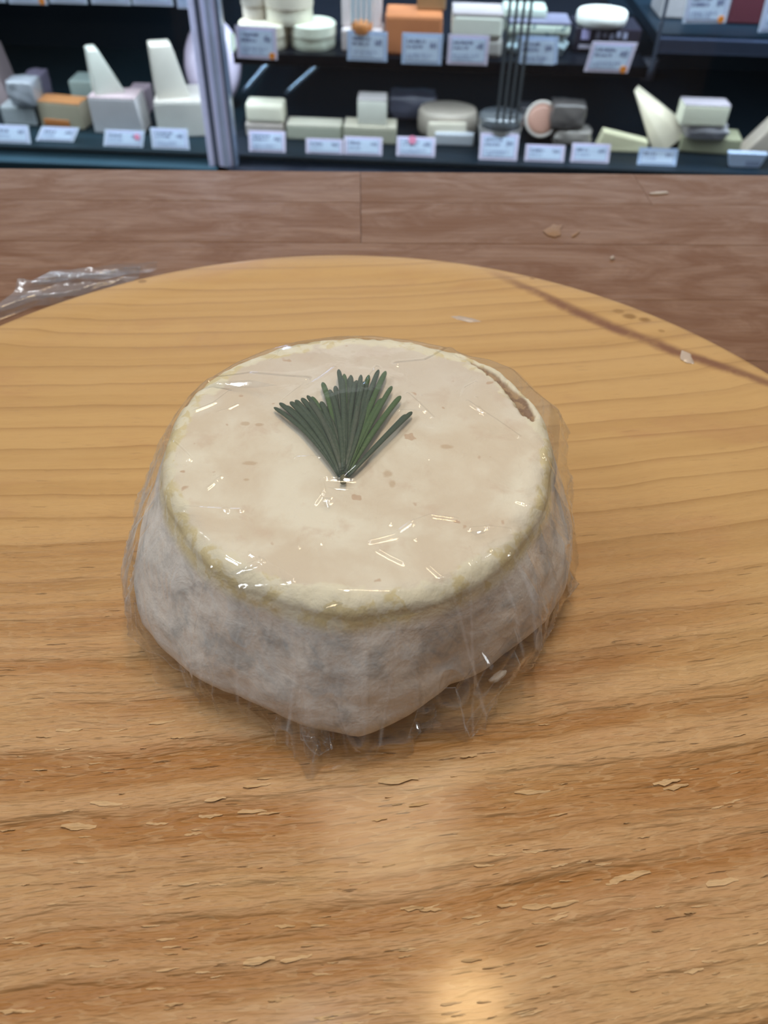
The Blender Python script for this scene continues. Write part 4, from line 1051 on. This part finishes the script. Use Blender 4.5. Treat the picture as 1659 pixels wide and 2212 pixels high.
card('pinkish bordered price card before the cream block', 965, 1052, 75, 140, YS, 'pink', R(0))
card('lilac price card before the blue-veined cheese', 1115, 1203, 78, 146, YS, 'blue', R(0), shear=-0.10)
card('pink price card with orange dot before the dark box', 1260, 1356, 90, 156, YS - 0.005, 'pink', R(0), DC, shear=0.14)
card('white price card with orange dot on the right shelf', 1474, 1566, -22, 50, YS - 0.010, 'white', R(-2), DC)
card('white price card cut by the right edge of the picture', 1638, 1725, -12, 68, YS - 0.010, 'white', R(-4))
for i, (a_, b_, yb_, txt) in enumerate(((20, 104, 9, 'second from the left with an orange dot'), (108, 190, 8, 'third from the left'), (198, 284, 10, 'fourth from the left'), (287, 375, 12, 'fifth from the left'), (384, 436, 19, 'half hidden by the clear post'), (-70, 14, 4, 'leftmost, cut by the corner of the picture'))):
    card('white price card along the upper left shelf, ' + txt, a_, b_, yb_ - 66, yb_, YS, 'white', 0, DC if i == 0 else None)
def dcard(label, x0, x1, yt, yb, kind='white', **k):
    p = on_z((x0 + x1) / 2, yb, DECK_Z + 0.001); card(label, x0, x1, yt, yb, p.y, kind, lean=R(20), **k)
dcard('white deck card at the left edge of the picture', -12, 67, 270, 309, short=True)
dcard('slanted white deck card before the orange-rind cheese', 74, 162, 274, 305, short=True, shear=0.6)
dcard('white deck card with pink dot before the large white block', 222, 310, 281, 317, short=True, shear=0.22, sticker=(PINK, 0.33, 0.62, 0.07))
dcard('white deck card with barcode before the largest cream block', 329, 410, 277, 322, shear=-0.05)
dcard('pale pink deck card under the stacked ivory bars', 538, 617, 283, 328, 'pink')
dcard('short white deck card before the long flat slab', 661, 741, 300, 332, 'pink', short=True)
dcard('pinkish deck card before the slab with the cube', 743, 825, 296, 335, 'pink', short=True)
dcard('deck card with bright pink dot before the dark wrapped cheese', 856, 939, 296, 338, 'pink', sticker=(PINK, -0.10, 0.84, 0.10))
dcard('tall deck card stuck before the clear round tub', 1034, 1116, 288, 346, 'pink')
dcard('low white deck card under the pink-filled pot', 1133, 1217, 313, 349, 'pink', short=True)
dcard('lilac deck card left of the low yellow wedge', 1232, 1314, 310, 351, 'pink', short=True)
dcard('pale blue deck card before the olive sided stack', 1376, 1459, 320, 357, 'blue', short=True)
# slanted label tray at the right end
p, wd = spot(1566, 1650, 362, DECK_Z + 0.001)
root = empty('label_tray', (p.x, p.y, DECK_Z + 0.001), CY); tag(root, 'white curved label dish at the right end of the deck', 'label')
hw = wd / 2
bm_obj('dish', bm_hex([(-hw * 0.75, 0), (hw * 0.75, 0), (hw * 0.75, 0.012), (-hw * 0.75, 0.012)], [(-hw, 0), (hw, 0), (hw, 0.016), (-hw, 0.016)], 0, 0.030, 0.002), paper('blue'), root)
bm = bmesh.new()
for k in range(6):
    x = hw * (0.0 + 0.12 * k); bm.faces.new([bm.verts.new((xx, -0.0008, zz)) for xx, zz in ((x, 0.004), (x + hw * 0.05, 0.004), (x + hw * 0.08, 0.014), (x + hw * 0.03, 0.014))])
bm_obj('lettering', bm, INK, root)
